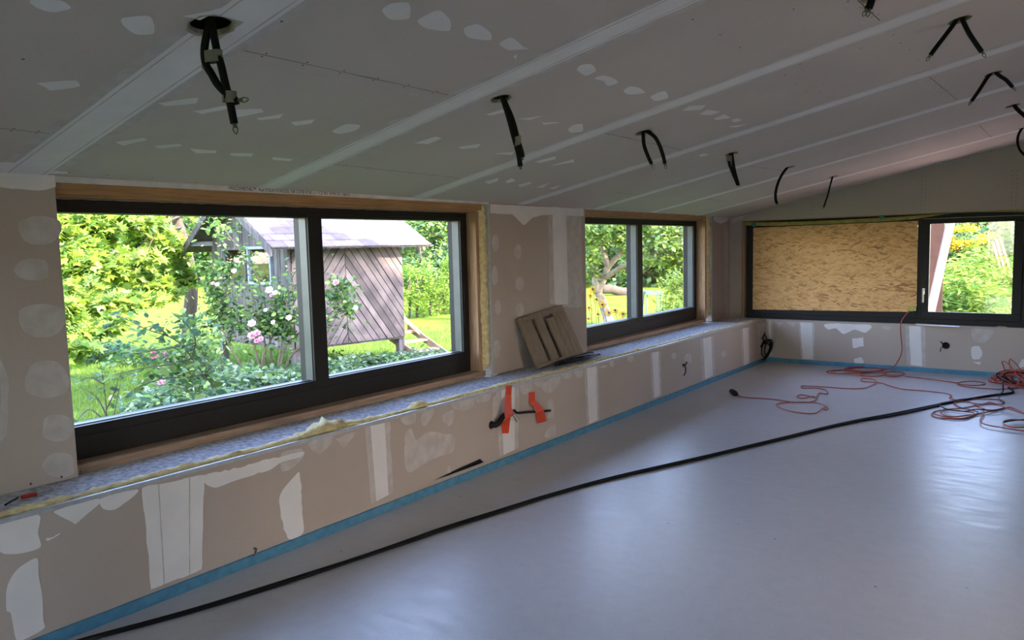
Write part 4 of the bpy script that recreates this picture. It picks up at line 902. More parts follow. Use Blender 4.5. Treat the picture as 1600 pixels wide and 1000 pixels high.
def gable_wall(u,wins,name):
    bm=bmesh.new(); v=0; rd=random.Random(3)
    while v<LV-.01:
        wv=min(rd.uniform(.085,.13),LV-v); v1=v+wv-.006; dz=rd.uniform(-.03,.01); o=rd.uniform(0,.012)
        segs=[(PB-.05+dz,None)]; z0=PB-.06+dz; cuts=[(w[2],w[3]) for w in wins if not (v1<w[0] or v>w[1])]
        spans=[]; zz=z0
        for c in cuts: spans.append((zz,c[0])); zz=c[1]
        for a,b in spans: ubox(bm,u-.02-o,u,v,v1,a,b)
        ha,hb=gable_h(v),gable_h(v1)
        hexa(bm,[HP_(u-.02-o,v,zz),HP_(u,v,zz),HP_(u,v1,zz),HP_(u-.02-o,v1,zz),HP_(u-.02-o,v,ha),HP_(u,v,ha),HP_(u,v1,hb),HP_(u-.02-o,v1,hb)])
        v+=wv
    return link(name,bm,GW,play)
fw=gable_wall(0,[WA,WB],'front_wall'); gable_wall(LU,[(.3,1.2,.9,1.62),(1.3,2.3,.9,1.62)],'rear_wall')
def clip(poly,a,b,c):   # keep a*x+b*y<=c
    out=[]
    for i in range(len(poly)):
        p,q=poly[i],poly[(i+1)%len(poly)]; dp=a*p[0]+b*p[1]-c; dq=a*q[0]+b*q[1]-c
        if dp<=0: out.append(p)
        if dp*dq<0: t_=dp/(dp-dq); out.append((p[0]+(q[0]-p[0])*t_,p[1]+(q[1]-p[1])*t_))
    return out
def diag_wall(v,side,name):
    bm=bmesh.new(); rd=random.Random(5); split=LU*.46
    for (ua,ub,sl) in ((0.03,split,1),(split+.008,LU,-1)):
        n=(math.sin(.95)*1.0,-math.cos(.95)*sl); 
        if sl<0: n=(math.sin(.95),math.cos(.95))
        s=-2.5
        while s<3.5:
            wd=rd.uniform(.085,.115); poly=[(ua,PB-.07),(ub,PB-.07),(ub,EV),(ua,EV)]
            poly=clip(poly,n[0],n[1],s+wd-.012); poly=clip(poly,-n[0],-n[1],-s)
            if len(poly)>=3:
                o=rd.uniform(.018,.032); f=[bm.verts.new(HP_(u,v-side*o,z)) for u,z in poly]; b=[bm.verts.new(HP_(u,v,z)) for u,z in poly]
                bm.faces.new(f);bm.faces.new(b[::-1])
                for i in range(len(f)): j=(i+1)%len(f); bm.faces.new((f[j],f[i],b[i],b[j]))
            s+=wd
    return link(name,bm,GWR,play)
diag_wall(0,1,'side_wall'); diag_wall(LV,-1,'side_wall')
bm=bmesh.new(); ubox(bm,0,LU,0,LV,PB-.10,PB-.03); link('floor_deck',bm,GW,play)
for (u,v) in ((.02,.02),(LU-.08,.02),(.02,LV-.12),(LU-.08,LV-.12)):
    bm=bmesh.new(); ubox(bm,u,u+.10,v,v+.10,GZ-.1,PB-.10); link('post',bm,GW,play)
bm=bmesh.new(); ubox(bm,-.035,.0,-.035,.05,PB-.06,EV); link('corner_board',bm,REDW if False else GW,play)
for w_ in (WA,WB):
    bm=bmesh.new(); a,b,c,d=w_; e=.04
    ubox(bm,-.045,.01,a-e,a,c-e,d+e); ubox(bm,-.045,.01,b,b+e,c-e,d+e); ubox(bm,-.045,.01,a,b,c-e,c); ubox(bm,-.045,.01,a,b,d,d+e); wf=link('window_frame',bm,PAINT if w_ is WA else GW,play)
    bm=bmesh.new(); ubox(bm,-.012,-.008,a,b,c,d); link('window_pane',bm,GLASS,wf)
# roof: two slopes of overlapping shingles on boards, white barge boards
for sgn,nm in ((0,'roof_slope'),(1,'roof_slope')):
    bm=bmesh.new(); ov=.28; fr=-.38; bk=LU+.35; rise=(APEX-EV)/(LV/2)
    def RP(u,s,h):    # s: 0 at ridge -> 1 at eave
        d=s*(LV/2+ov); v=LV/2-d if sgn==0 else LV/2+d
        return HP_(u,v,APEX+.05-d*rise+h)
    hexa(bm,[RP(fr,0,-.03),RP(bk,0,-.03),RP(bk,1,-.03),RP(fr,1,-.03),RP(fr,0,0),RP(bk,0,0),RP(bk,1,0),RP(fr,1,0)])
    bd=link(nm,bm,GW,play); bm=bmesh.new(); rd=random.Random(9+sgn); R=9
    for r_ in range(R):
        u=fr-.02-(r_%2)*.12
        while u<bk:
            w_=.24; a,b=max(u,fr-.02),min(u+w_-.006,bk+.02); s0,s1=r_/R,(r_+1.25)/R
            if b>a: hexa(bm,[RP(a,s0,.004),RP(b,s0,.004),RP(b,min(1.02,s1),.010),RP(a,min(1.02,s1),.010),RP(a,s0,.008),RP(b,s0,.008),RP(b,min(1.02,s1),.026),RP(a,min(1.02,s1),.026)])
            u+=w_
    link('shingles',bm,SHI,bd)
    bm=bmesh.new(); hexa(bm,[RP(fr-.03,0,-.12),RP(fr,0,-.12),RP(fr,1,-.12),RP(fr-.03,1,-.12),RP(fr-.03,0,.0),RP(fr,0,.0),RP(fr,1,.0),RP(fr-.03,1,.0)]); link('barge_board',bm,GW,play)
bm=bmesh.new(); ubox(bm,fr,0,LV-.05,LV+.06,EV-.04,EV+.03); link('eave_beam',bm,PAINT,play)
# steps and slide plank at the far side
st_=thing('garden_steps','sunlit wooden steps rising under the right side of the playhouse','steps'); SW=mat('sunlit_wood',(.42,.30,.18),.8,(.30,.21,.13),scale=6)
def plank(bm,a,b,wd,th,side):
    a=Vector(a);b=Vector(b); s=Vector(side).normalized()*wd/2; n=(b-a).cross(s).normalized()*th/2
    hexa(bm,[a-s-n,a+s-n,b+s-n,b-s-n,a-s+n,a+s+n,b+s+n,b-s+n])
for off in (0,.55):
    bm=bmesh.new(); plank(bm,HP_(LU+.05+off,.7,PB-.02),HP_(LU+.05+off,-.55,GZ),.12,.03,(0,0,1)); link('stringer',bm,SW,st_)
for k in range(4):
    f=(k+.5)/4; bm=bmesh.new(); c=HP_(LU+.05,.7,PB-.02).lerp(HP_(LU+.05,-.55,GZ),f); plank(bm,c+U*.0,c+U*.55,.18,.03,Vv); link('tread',bm,SW,st_)
rebase(st_)
bm=bmesh.new(); plank(bm,wpt(628,494,12.6),on_ground(694,556),.07,.04,(.2,0,1)); tag(link('wooden_pole',bm,mat('pale_pole',(.55,.45,.33),.8)),'pale wooden pole slanting from the playhouse corner down to the lawn','pole')
rebase(play)

# ================================================================== LEFT WINDOW PLANTING
# maple with drooping branches
rg=np.random.default_rng(21); mf=HZ((292,556),GZ)
t=thing('maple_tree','bright green maple with low drooping branches left of the playhouse','tree',loc=mf)
bm=bmesh.new()
tube(bm,[Vector((0,0,-.1)),wpt(296,500,13.4)-mf,wpt(299,440,13.4)-mf,wpt(288,380,13.3)-mf,wpt(262,300,13.2)-mf,wpt(240,210,13.1)-mf],lambda q:.13*(1-.5*q),12,5)
ends=[(110,345,11),(120,430,9.5),(150,500,9.3),(200,390,11),(240,440,12),(130,520,9.2),(270,350,13),(180,300,12),(100,250,12),(290,250,13)]
for x,y,d in ends: 
    e=wpt(x,y,d)-mf; s=wpt(285,360+random.uniform(-60,40),13.3)-mf; e=s.lerp(e,.55); tube(bm,[s,s.lerp(e,.5)+Vector((0,0,.2)),e],lambda q:.02*(1-.85*q)+.003,6,5)
link('trunk',bm,BARK,t,smooth=True)
pts=[]
for (x,y,d,rx,ry,n) in ((110,360,10.5,35,40,900),(130,410,10,40,35,800),(170,355,11,55,25,900),(220,350,12,50,22,700),(240,385,12,40,30,700),(200,420,10.8,50,28,800),(270,420,12.6,26,40,450),
   (125,470,9.6,32,35,700),(150,505,9.3,40,22,600),(112,520,9.1,18,40,450),(200,470,9.8,50,12,350),(250,455,11.8,35,15,300),(130,545,9.0,35,10,220),(95,300,11,60,40,500),(180,300,12,70,40,600),(260,310,13,50,35,500),(60,400,10,60,80,500),(110,250,12,90,50,500)):
    r=np.array((rx,rx,ry))*d/1187; pts.append(clumps(V3(wpt(x,y,d)-mf),r,9,n,rg,.5,.4))
leaves('foliage',np.concatenate(pts),.125,'star',[YG,PG,MG],t,up=.45,seed=3,matw=[.55,.2,.25])
# far trees beyond the bright lawn
FAR=[((70,-0),52,'large sunlit tree far behind the maple at the left edge'),((190,0),58,'sunlit yellow-green tree far beyond the lawn, behind the maple'),((300,0),50,'tall green tree far behind the playhouse gable'),((420,0),46,'dense far tree directly behind the playhouse roof'),((540,0),44,'dark far tree behind the shingled roof')]
for i,((x,_),d,lab) in enumerate(FAR):
    p=wpt(x,400,d); p.z=GZ; tree('garden_tree',p,9,[(0,0,4.2,4.5,4.5,4.0),(1.5,-1,2.3,3.5,3.5,2.2),(-2,1,2.2,3.2,3.2,2.1)],lab,'tree',[YG,PG,MG] if i<2 else [PG,MG,DG],.42,5200,40+i,.3,group=None,k=34,sub=.34)
for i,(x,d,h,lab,ms) in enumerate([(655,29,3.4,'blue-green bushy tree behind the hedge right of the playhouse',[BGN,MG,PG]),(725,31,4.2,'light green tree at the right edge of the large window',[PG,MG,BGN]),(600,33,4.5,'tall loose tree just above the playhouse eave end',[PG,YG,MG])]):
    p=wpt(x,400,d); p.z=GZ; tree('garden_tree',p,h*1.5,[(0,0,h*.55,2.1,2.1,h*.55),(.8,.6,h*.3,1.9,1.9,h*.32)],lab,'tree',ms,.2,7000,60+i,.16,k=30,sub=.33)
# thuja hedge
rg=np.random.default_rng(5); a=HZ((606,501),GZ); b=HZ((760,484),GZ)
t=thing('conifer_hedge','bright green clipped conifer hedge right of the playhouse','hedge',loc=(a+b)/2); pts=[]
for i in range(16):
    c=a.lerp(b,i/15)-(a+b)/2+Vector((0,0,.72)); pts.append(clumps(V3(c),(.42,.42,.72+.06*math.sin(i*2.1)),12,1000,rg,.35,.8))
P=np.concatenate(pts); P[:,2]=np.maximum(P[:,2],.0); leaves('foliage',P,.10,'lance',[TG,MG,YG],t,up=.9,seed=9,matw=[.55,.25,.2])
bm=bmesh.new()
for i in range(16): c=a.lerp(b,i/15)-(a+b)/2; tube(bm,[c+Vector((0,0,-.1)),c+Vector((.02,.02,.6)),c+Vector((0,.03,1.1))],.035,6,3)
link('stems',bm,BARK,t,smooth=True)
# variegated ground cover (nobody could count it)
rg=np.random.default_rng(8); pts=[]
for (x,y,d,rx,rz,n) in ((300,600,8.6,.75,.22,1600),(350,592,9.0,.8,.25,1800),(410,588,9.4,.8,.24,1800),(460,580,9.9,.8,.22,1500),(530,575,10.6,.8,.20,1400),(590,572,11,.8,.18,1300),(560,560,11.3,.9,.2,1200),(650,563,11.6,.7,.16,900),(500,590,9.6,.8,.18,1200),(265,575,9.2,.5,.2,700),(700,560,11.8,.6,.14,500),(330,570,10,.7,.25,1100),(440,610,9,.8,.14,900),(620,585,10.4,.7,.12,800)):
    p=wpt(x,y,d); pts.append(clumps((p.x,p.y,GZ+rz*.6),(rx,rx,rz),22,n,rg,.4,.3))
P=np.concatenate(pts); P[:,2]=np.maximum(P[:,2],GZ+.02)
tag(leaves('ground_cover',P,.075,'oval',[VG,BGN,MG],None,up=.7,seed=2,matw=[.5,.25,.25]),'pale variegated ground cover under and in front of the playhouse','ground cover',kind='stuff')
rg=np.random.default_rng(18); P=[]
for (x,y,n) in ((140,562,500),(180,565,350),(230,568,300),(120,556,400)):
    p=HZ((x,y),GZ); P.append(clumps((p.x,p.y,GZ+.12),(.7,.5,.18),10,n,rg,.5,.3))
tag(leaves('flower_border',np.concatenate(P),.09,'oval',[BGN,MG],None,up=.7,seed=2),'low blue-green border plants below the maple branches','plants',kind='stuff')
# climbing rose in front of the playhouse
rose=thing('rose_bush','tall climbing rose with pale pink blooms in front of the playhouse','rose bush'); D=9.7
canes=[[(425,605),(424,560),(418,500),(405,440),(380,400),(352,360),(338,340)],[(432,605),(436,560),(447,500),(450,455),(470,440)],[(408,598),(402,560),(390,520),(360,490),(340,450),(330,410)],[(440,605),(438,570),(455,530),(500,500),(535,470),(520,440)],[(418,600),(410,560),(428,520),(432,480),(420,455)],
  [(395,596),(370,560),(350,520),(345,480),(365,430)],[(445,600),(452,560),(490,525),(548,470)],[(412,598),(414,540),(400,480),(392,450)],[(350,590),(345,560),(360,530),(362,500),(350,470)]]
lines=[[wpt(x,y,D+.15*math.sin(x*.05+i)) for x,y in L] for i,L in enumerate(canes)]
stemsmesh('canes',lines,.016,CANE,rose,6)
rg=np.random.default_rng(31); pts=[]
for L in lines:
    S_=smoothpts(L,8)
    for i,p in enumerate(S_):
        if i>len(S_)*.28:
            m_=9 if i>len(S_)*.45 else 3
            pts.append(V3(p)+rg.normal(size=(m_,3))*.115)
for (x,y,rx,ry,n) in ((338,455,20,34,330),(405,505,34,22,380),(440,488,24,26,380),(345,418,20,18,170),(342,360,8,24,60),(528,462,20,26,260),(548,480,12,12,90),(350,500,20,18,160),(450,515,18,18,160),(322,500,12,20,80)):
    r=np.array((rx,.22*1187/D,ry))*D/1187
    q=clumps((0,0,0),(1,1,1),10,n,rg,.45,.3); q=q*np.array((r[0],r[1],r[2])); c=V3(wpt(x,y,D))
    W_=np.array([tuple(RT),tuple(FH),(0,0,1)]); pts.append(c+q@W_)
leaves('foliage',np.concatenate(pts),.062,'oval',[MG,PG,BGN,DG],rose,up=.4,seed=4,matw=[.4,.25,.2,.15])
PINK=mat('pink_petal',(.80,.42,.50),.6,(.68,.30,.40),scale=12,transl=.25); WPK=mat('pale_petal',(.80,.70,.68),.6,(.72,.58,.58),scale=12,transl=.25); DPK=mat('deep_pink_petal',(.66,.16,.28),.6,transl=.2)
def bloom(c,r,m,parent,seed):
    rg=np.random.default_rng(seed); bm=bmesh.new()
    for ring,(n,tilt,rr) in enumerate(((6,1.15,1.0),(6,.75,.85),(5,.35,.6),(3,.1,.35))):
        for k in range(n):
            a=2*math.pi*(k+ring*.4)/n+rg.uniform(-.15,.15); o=Vector((math.cos(a),math.sin(a),0)); s=Vector((-math.sin(a),math.cos(a),0)); up=Vector((0,0,1))
            d=o*math.sin(tilt)+up*math.cos(tilt)*.9; P=[Vector((0,0,0))-up*.3*r,s*.32*r*rr+d*.45*r*rr,s*.30*r*rr+d*.85*r*rr,d*r*rr,-s*.30*r*rr+d*.85*r*rr,-s*.32*r*rr+d*.45*r*rr]
            bm.faces.new([bm.verts.new(Vector(c)+(RX@p)) for p in P])
    return link('bloom',bm,m,parent,smooth=False,recalc=False)
RX=Matrix.Rotation(-.9,3,'Y').inverted() if False else (Vector((0,0,1)).rotation_difference((-FH+Vector((0,0,.7))).normalized())).to_matrix()
for i,(x,y,r,m) in enumerate([(421,454,.058,WPK),(430,458,.04,WPK),(424,462,.03,PINK),(394,525,.062,PINK),(402,521,.055,PINK),(408,530,.045,PINK),(401,533,.04,PINK),(452,497,.045,WPK),(427,504,.035,WPK),(394,506,.06,WPK),(525,442,.05,PINK),(556,482,.04,WPK),(340,445,.035,WPK),(366,424,.04,WPK),(333,443,.03,PINK),(415,485,.03,WPK)]):
    bloom(wpt(x,y,D-.28),r,m,rose,i)
rebase(rose)
# pink rose clusters left
t=thing('rose_bush','low rose bush with deep pink flower clusters at the lawn edge','rose bush'); D2=7.6
lines=[[wpt(300,610,D2),wpt(275,580,D2),wpt(243,555,D2)],[wpt(300,610,D2),wpt(280,600,D2),wpt(255,598,D2)],[wpt(305,610,D2),wpt(300,570,D2),wpt(262,556,D2)],[wpt(310,612,D2),wpt(320,560,D2),wpt(300,520,D2)]]
stemsmesh('canes',lines,.009,CANE,t,5); rg=np.random.default_rng(33)
P=[V3(wpt(x,y,D2))+rg.normal(size=(n,3))*s for x,y,n,s in ((290,560,260,.13),(305,540,240,.14),(280,585,220,.12),(310,595,220,.13),(270,560,60,.06),(300,520,120,.12))]
leaves('foliage',np.concatenate(P),.06,'oval',[MG,PG,BGN],t,up=.5,seed=4)
k=0
for (cx,cy,n,sp,r) in ((243,554,9,5,.030),(260,555,4,3,.026),(252,599,1,1,.032),(258,597,1,1,.032)):
    for j in range(n): k+=1; bloom(wpt(cx+random.uniform(-sp,sp)*1.2,cy+random.uniform(-sp,sp),D2-.1),r,DPK if j%3 else PINK,t,100+k)
rebase(t)
# near young shrub with arching branches
def branchy(name,lab,cat,lines,dep,leafsize,mats,lw,seed,tm='oval',step=.05,rad=.007,m=CANE,spread=.02,per=2):
    t=thing(name,lab,cat); L=[[wpt(x,y,dep if len(q)==2 else q[2]) for q in [*pl] for x,y in [q[:2]]] for pl in lines]
    f0=L[0][0]; L=L+[[Vector((f0.x,f0.y,GZ-.03)),f0.lerp(Vector((f0.x,f0.y,GZ)),.5)+Vector((.01,.01,0)),f0]]+([[Vector((l[0].x,l[0].y,GZ-.03)),l[0].copy()] for l in L[1:]] if name=='tall_herb_clump' else [])
    stemsmesh('stems',L,rad,m,t,6); rg=np.random.default_rng(seed); pts=[];dr=[]
    for l in L[:len(lines)]:
        S_=smoothpts(l,10); acc=0
        for i in range(1,len(S_)):
            acc+=(S_[i]-S_[i-1]).length
            if acc>step and i>len(S_)*lw:
                acc=0; d=(S_[i]-S_[i-1]).normalized()
                for q in range(per):
                    s=d.cross(Vector((0,0,1))).normalized()*(1 if q%2 else -1); pts.append(V3(S_[i])+rg.normal(size=3)*spread); dr.append(V3(s*.8+d*.5-Vector((0,0,.25))))
    leaves('foliage',pts,leafsize,tm,mats,t,up=.7,seed=seed,dirs=np.array(dr)); rebase(t); return t
D3=5.0
branchy('young_shrub','near leafy shrub with arching branches low in the large window','shrub',[[(352,640),(340,612),(318,585),(300,560),(285,540),(262,525),(230,515),(200,500),(175,492)],[(318,585),(290,590),(262,590),(240,596),(215,605),(196,618)],[(300,560),(260,570),(225,575),(180,585),(150,590)],[(300,560),(305,530),(290,505),(268,488)],[(285,540),(260,545),(215,552),(190,565)],[(340,612),(330,600),(355,590)],[(318,585),(330,570),(310,548)],[(262,525),(245,510),(225,512)]],D3,.058,[MG,PG,BGN],.12,55,step=.032,spread=.035,per=3)
branchy('sapling','thin upright sapling with pale leaves at the left end of the large window','sapling',[[(167,690),(166,640),(162,600),(158,570)],[(167,650),(150,620),(125,605)],[(166,640),(180,610),(185,590)],[(166,660),(140,640),(118,660)],[(162,600),(140,590),(118,598)],[(170,690),(178,650),(188,600)]],4.4,.055,[PG,MG,BGN],.5,57,step=.07,rad=.005,per=2)
# lawn grass blades
rg=np.random.default_rng(70); n=60000; u=rg.uniform(0,1,n); px=rg.uniform(90,760,n); py=GZ
dd=5.6+12*rg.uniform(0,1,n)**1.3; P=np.array([V3(CP+ray((x,450))*d) for x,d in zip(px,dd)]); P[:,2]=GZ-.01
P=P[(P[:,0]<-.9)]
GR=lf('grass_blade',(.17,.29,.05),(.10,.19,.04),.3,.3)
tag(leaves('grass',P,.075,'blade',[GR],None,up=0,seed=6,dirs=np.tile((0,0,1.6),(len(P),1))),'short green lawn grass outside the left windows','grass',kind='stuff')

# ================================================================== SMALL LEFT WINDOW: ORCHARD VIEW
t=thing('apple_tree','old apple tree with a leaning pale trunk seen in the small left window','tree'); D5=17
bm=bmesh.new(); 
tube(bm,[on_ground(955,512),wpt(948,492,D5),wpt(940,468,D5),wpt(935,455,D5),wpt(944,435,D5),wpt(950,418,D5),wpt(970,395,D5),wpt(990,370,D5+.4)],lambda q:.12*(1-.6*q),10,5)
tube(bm,[wpt(935,458,D5),wpt(931,440,D5),wpt(928,415,D5),wpt(915,390,D5),wpt(900,370,D5)],lambda q:.11*(1-.6*q),8,5)
tube(bm,[wpt(944,435,D5),wpt(975,415,D5-.5),wpt(1010,400,D5-1),wpt(1050,385,D5-1)],lambda q:.07*(1-.7*q),8,5)
tube(bm,[wpt(950,418,D5),wpt(940,380,D5),wpt(930,340,D5)],lambda q:.08*(1-.7*q),8,5)
link('trunk',bm,BARKP,t,smooth=True); rg=np.random.default_rng(44); pts=[]
for (x,y,d,rx,ry,n) in ((925,370,16.5,26,22,900),(960,365,17,30,22,1000),(930,400,16.5,22,14,500),(980,385,17,20,25,700),(1010,370,16,25,25,900),(1045,368,15.5,25,24,900),(1075,375,15.5,22,28,800),(1030,395,16,30,16,600),(1065,402,15.8,22,16,500),(985,420,17.5,16,14,300),(1000,330,16,80,20,900),(900,330,17,50,40,600),(925,430,17,12,10,150),(1090,350,15.5,20,40,400)):
    r=np.array((rx,rx,ry))*d/1187; pts.append(clumps(V3(wpt(x,y,d)),r,10,n,rg,.45,.35))
leaves('foliage',np.concatenate(pts),.11,'oval',[PG,VG,MG,YG],t,up=.4,seed=12,matw=[.4,.25,.2,.15]); rebase(t)
bm=bmesh.new(); tube(bm,[wpt(941,452,27),wpt(955,452,27),wpt(970,456,27),wpt(990,457,27)],.17,10,4); tag(link('fallen_log',bm,BARK,smooth=True),'pale fallen log lying across the orchard lawn','log')
for i,(x,d,h,lab,ms) in enumerate([(900,38,5,'dark bushy tree behind the apple trunk, left in the small window',[MG,DG,PG]),(965,34,5,'dark shrub thicket behind the fallen log',[DG,MG,BGN]),(1020,36,5.5,'blue-green tree behind the garden table',[BGN,MG,DG]),(1075,33,5,'pale green tree at the right of the small window',[PG,MG,YG]),(1140,36,6,'tree hidden mostly behind the window pier on the right',[MG,PG,DG]),(830,38,6,'tree seen at the far left edge of the small window',[MG,PG,DG])][:4]):
    p=wpt(x,390,d); p.z=GZ; tree('orchard_tree',p,h*1.4,[(0,0,h*.5,2.6,2.6,h*.5),(1,-1,h*.25,2.2,2.2,h*.27)],lab,'tree',ms,.24,6000,80+i,.18,k=28,sub=.35)
# garden table
t=thing('garden_table','pale turquoise garden table on the orchard lawn','table'); TM=mat('turquoise_paint',(.10,.19,.18),.7,spec=.1)
c=wpt(1019,457,15); bm=bmesh.new(); plank(bm,c-RT*.17,c+RT*.17,.55,.05,FH); link('tabletop',bm,TM,t)
for s in (-1,1):
    for q in (-1,1):
        bm=bmesh.new(); tube(bm,[c+RT*.13*s+FH*.2*q,Vector((c.x+RT.x*.16*s+FH.x*.2*q,c.y+RT.y*.16*s+FH.y*.2*q,GZ))],.014,8,0); link('leg',bm,TM,t)
rebase(t)
# rudbeckia
YP=mat('golden_petal',(.85,.52,.02),.55,(.75,.40,.01),scale=20,transl=.2); EYE=mat('dark_flower_eye',(.06,.035,.02),.9)
RB=[(926,452,1.2,'golden coneflower at the very top of the clump, left of the leaning apple trunk'),(932,468,1.2,'large golden coneflower just below the topmost bloom'),(941,476,1,'golden coneflower overlapping the apple trunk at mid height'),
 (920,481,1,'golden coneflower at mid height beside the left edge of the small window'),(961,485,1.2,'golden coneflower on the lawn side, left of the rightmost bloom'),(973,491,1.2,'golden coneflower farthest right in the clump'),
 (951,489,1,'golden coneflower just right of the apple trunk foot'),(934,491,1,'golden coneflower in the centre of the clump'),(969,504,1.3,'largest golden coneflower, low at the right of the clump'),(928,511,1.1,'golden coneflower at the bottom, right of the corner bloom'),
 (918,515,1,'golden coneflower lowest in the bottom left corner of the small window'),(922,462,.85,'small golden coneflower left of the large upper bloom'),(949,509,.9,'small golden coneflower low down between trunk and largest bloom'),(919,498,.85,'small golden coneflower at the left edge between middle and lowest blooms')]
rg=np.random.default_rng(66); proto=None
for i,(x,y,s,lab) in enumerate(RB):
    d=9.3+.25*math.sin(i*2.3); c=wpt(x,y,d); face=(-FH+Vector((rg.uniform(-.4,.4),rg.uniform(-.4,.4),.7+rg.uniform(-.3,.4)))).normalized(); Rm=Vector((0,0,1)).rotation_difference(face).to_matrix()
    t=thing('coneflower',lab,'flower','golden coneflowers',loc=c)
    bm=bmesh.new()
    for k in range(12):
        a=2*math.pi*k/12+rg.uniform(-.1,.1); o=Vector((math.cos(a),math.sin(a),-.18)); q=Vector((-math.sin(a),math.cos(a),0)); r=.047*s*rg.uniform(.85,1.1)
        bm.faces.new([bm.verts.new(Rm@p) for p in (o*r*.2,o*r*.5+q*r*.16,o*r*.9+q*r*.12,o*r*1.05,o*r*.9-q*r*.12,o*r*.5-q*r*.16)])
    link('petals',bm,YP,t,recalc=False)
    bm=bmesh.new(); bmesh.ops.create_uvsphere(bm,u_segments=10,v_segments=6,radius=.013*s); 
    for v in bm.verts: v.co=Rm@Vector((v.co.x,v.co.y,v.co.z*.8+.003))
    link('eye',bm,EYE,t,smooth=True)
    bm=bmesh.new(); g=Vector((rg.uniform(-.1,.1),rg.uniform(-.1,.1),GZ-c.z)); tube(bm,[Vector((0,0,-.004)),g*.3+Vector((.03,.02,0)),g],.003,5,4); link('stem',bm,STEM,t,smooth=True)
c=wpt(940,520,9.3); P=clumps((c.x,c.y,.05),(.5,.45,.32),16,900,rg,.45,.3); tag(leaves('leafy_clump',P,.09,'lance',[MG,PG],None,up=.3,seed=4),'green leaf clump below the golden coneflowers','plants',kind='stuff')
# tall wispy herbs right
lines=[]
for i in range(16):
    x=1034+i*3.6+rg.uniform(-3,3); lines.append([(x+rg.uniform(-3,3),520),(x,480),(x+rg.uniform(-4,4),452),(x+rg.uniform(-8,8),428+rg.uniform(-8,14))])
branchy('tall_herb_clump','tall wispy yellow-green herbs behind the right pane of the small window','plants',lines,11.5,.10,[PG,MG,TG],.1,91,'lance',.035,.005,STEM,.06,4)

# ================================================================== BACK WINDOW VIEW
bm=bmesh.new(); a=wpt(1487,340,10.9); b=wpt(1455,482,10.6); b=a+(b-a)*((a.z-GZ)/(a.z-b.z)); plank(bm,a,b,.115,.035,RT); tag(link('leaning_plank',bm,mat('pink_plank',(.23,.17,.15),.8,(.17,.13,.115),scale=4)),'pale pinkish plank leaning outside the back window','plank')
bm=bmesh.new(); a=wpt(1436,330,11.6); b=wpt(1476,330,11.6); 
hexa(bm,[Vector((a.x,a.y,GZ)),Vector((b.x,b.y,GZ)),Vector((b.x,b.y+.04,GZ)),Vector((a.x,a.y+.04,GZ)),Vector((a.x,a.y,2.2)),Vector((b.x,b.y,2.2)),Vector((b.x,b.y+.04,2.2)),Vector((a.x,a.y+.04,2.2))]); tag(link('brown_panel',bm,mat('brown_board',(.035,.022,.02),.8,spec=.05)),'dark brown upright board behind the pale leaning plank','board')
JM=lf('juniper_tip',(.26,.34,.05),(.13,.22,.035),.3,.25)
for i,(x,y,d,r,n,lab) in enumerate([(1500,462,13,(.8,.8,.35),2600,'low spreading juniper nearest the clear back pane'),(1560,455,13.6,(.9,.8,.42),2600,'low spreading juniper at the right in the clear back pane'),(1530,430,15.5,(1.1,.9,.5),3000,'bright juniper mound in the middle of the back view'),(1580,420,17,(1.0,.9,.6),2400,'juniper mound beside the orange stakes'),(1480,450,15,(.7,.8,.4),2000,'juniper mound beside the leaning plank')]):
    p=wpt(x,y,d); p.z=max(GZ,p.z-r[2]*1.2); gz=p.z; p.z=GZ; rr=(r[0],r[1],r[2]+(gz-GZ)/2)
    shrub('juniper',p,rr,lab,'shrub',[JM,TG,MG],.15,n,120+i,'lance',None,[.6,.25,.15],True,.9,22,.35)
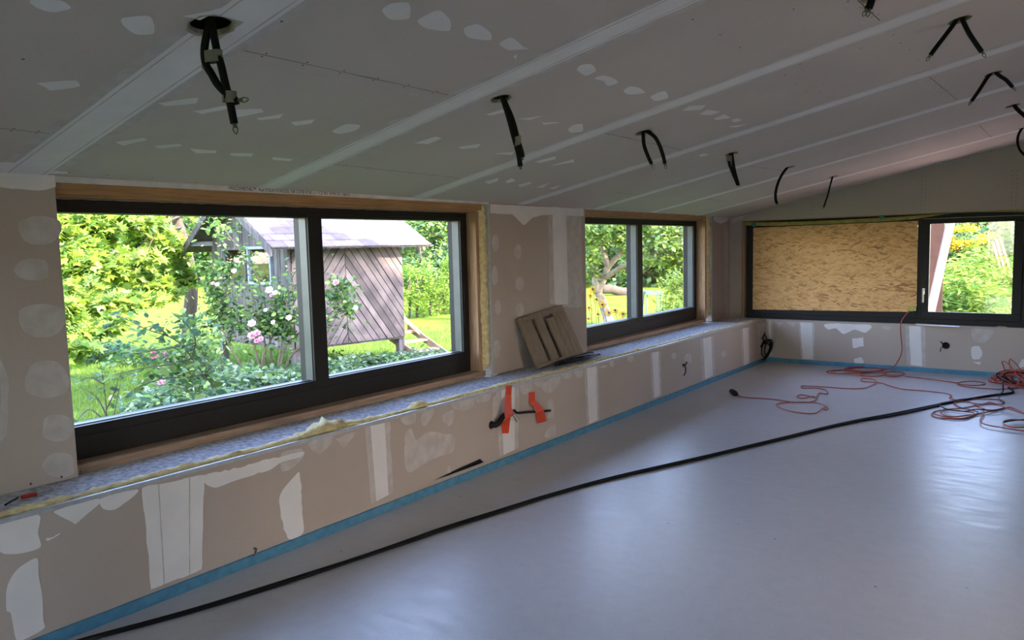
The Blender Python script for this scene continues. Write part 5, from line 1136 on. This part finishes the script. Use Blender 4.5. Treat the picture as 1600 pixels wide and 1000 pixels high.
for i,(x,d,r,lab,ms,sz) in enumerate([(1490,19,(1.0,.9,1.0),'dark blue-green shrub behind the leaning plank',[DG,BGN,MG],.13),(1540,20.5,(1.3,1,1.05),'dark shrub under the yellow blossoms in the back view',[DG,MG,BGN],.13),(1600,21,(1.2,1,1.0),'dark green shrub behind the orange stakes',[MG,DG,BGN],.13)]):
    p=wpt(x,370,d); p.z=GZ; shrub('dark_shrub',p,r,lab,'shrub',ms,sz,3200,140+i,'oval')
p=wpt(1512,372,18.4); t=shrub('yellow_flowering_bush',Vector((p.x,p.y,GZ)),(.75,.6,1.0),'bush with dense yellow blossoms seen through the clear back pane','bush',[MG,PG],.10,1600,150)
rg=np.random.default_rng(77); q=clumps((0,0,1.72),(.62,.5,.28),12,800,rg,.4,.3); leaves('blossoms',q,.075,'tuft',[mat('yellow_blossom',(.80,.62,.04),.6,(.7,.48,.02),scale=9,transl=.3)],t,up=.6,seed=8)
for i,(x,d,h,lab,ms) in enumerate([(1460,32,5.5,'pale tree far behind the brown board in the back view',[PG,MG,BGN]),(1530,34,6,'pale green tree far behind the yellow bush',[PG,YG,MG]),(1610,31,6,'far light tree at the right edge of the back view',[PG,MG,VG]),(1390,36,6,'far tree hidden behind the chipboard panel',[MG,DG,PG])][:3]):
    p=wpt(x,370,d); p.z=GZ; tree('background_tree',p,h*1.4,[(0,0,h*.55,2.5,2.5,h*.52),(1,-1,h*.25,2.2,2.2,h*.27)],lab,'tree',ms,.22,6000,160+i,.18,k=28,sub=.35)
SK=mat('orange_stake',(.24,.10,.04),.8,(.18,.08,.035),scale=6)
for i,(x0_,y0_,x1_,y1_,lab) in enumerate([(1551,378,1566,432,'orange wooden stake, leftmost of the three leaning beyond the junipers'),(1556,374,1572,434,'orange wooden stake, middle of the three leaning beyond the junipers'),(1562,372,1580,430,'orange wooden stake, rightmost of the three leaning beyond the junipers')]):
    bm=bmesh.new(); a=wpt(x0_,y0_,16.3); b=wpt(x1_,y1_,15.9); e=a+(b-a)*((a.z-GZ)/(a.z-b.z)); plank(bm,a,e,.05,.03,RT); tag(link('wooden_stake',bm,SK),lab,'stake')
c=wpt(1500,402,17.2); shrub('silver_herb',Vector((c.x,c.y,GZ)),(.35,.3,.62),'silvery blue herb clump between plank and yellow bush','plants',[lf('silver_leaf',(.35,.42,.45),(.22,.30,.32)),BGN],.10,700,180,'lance')
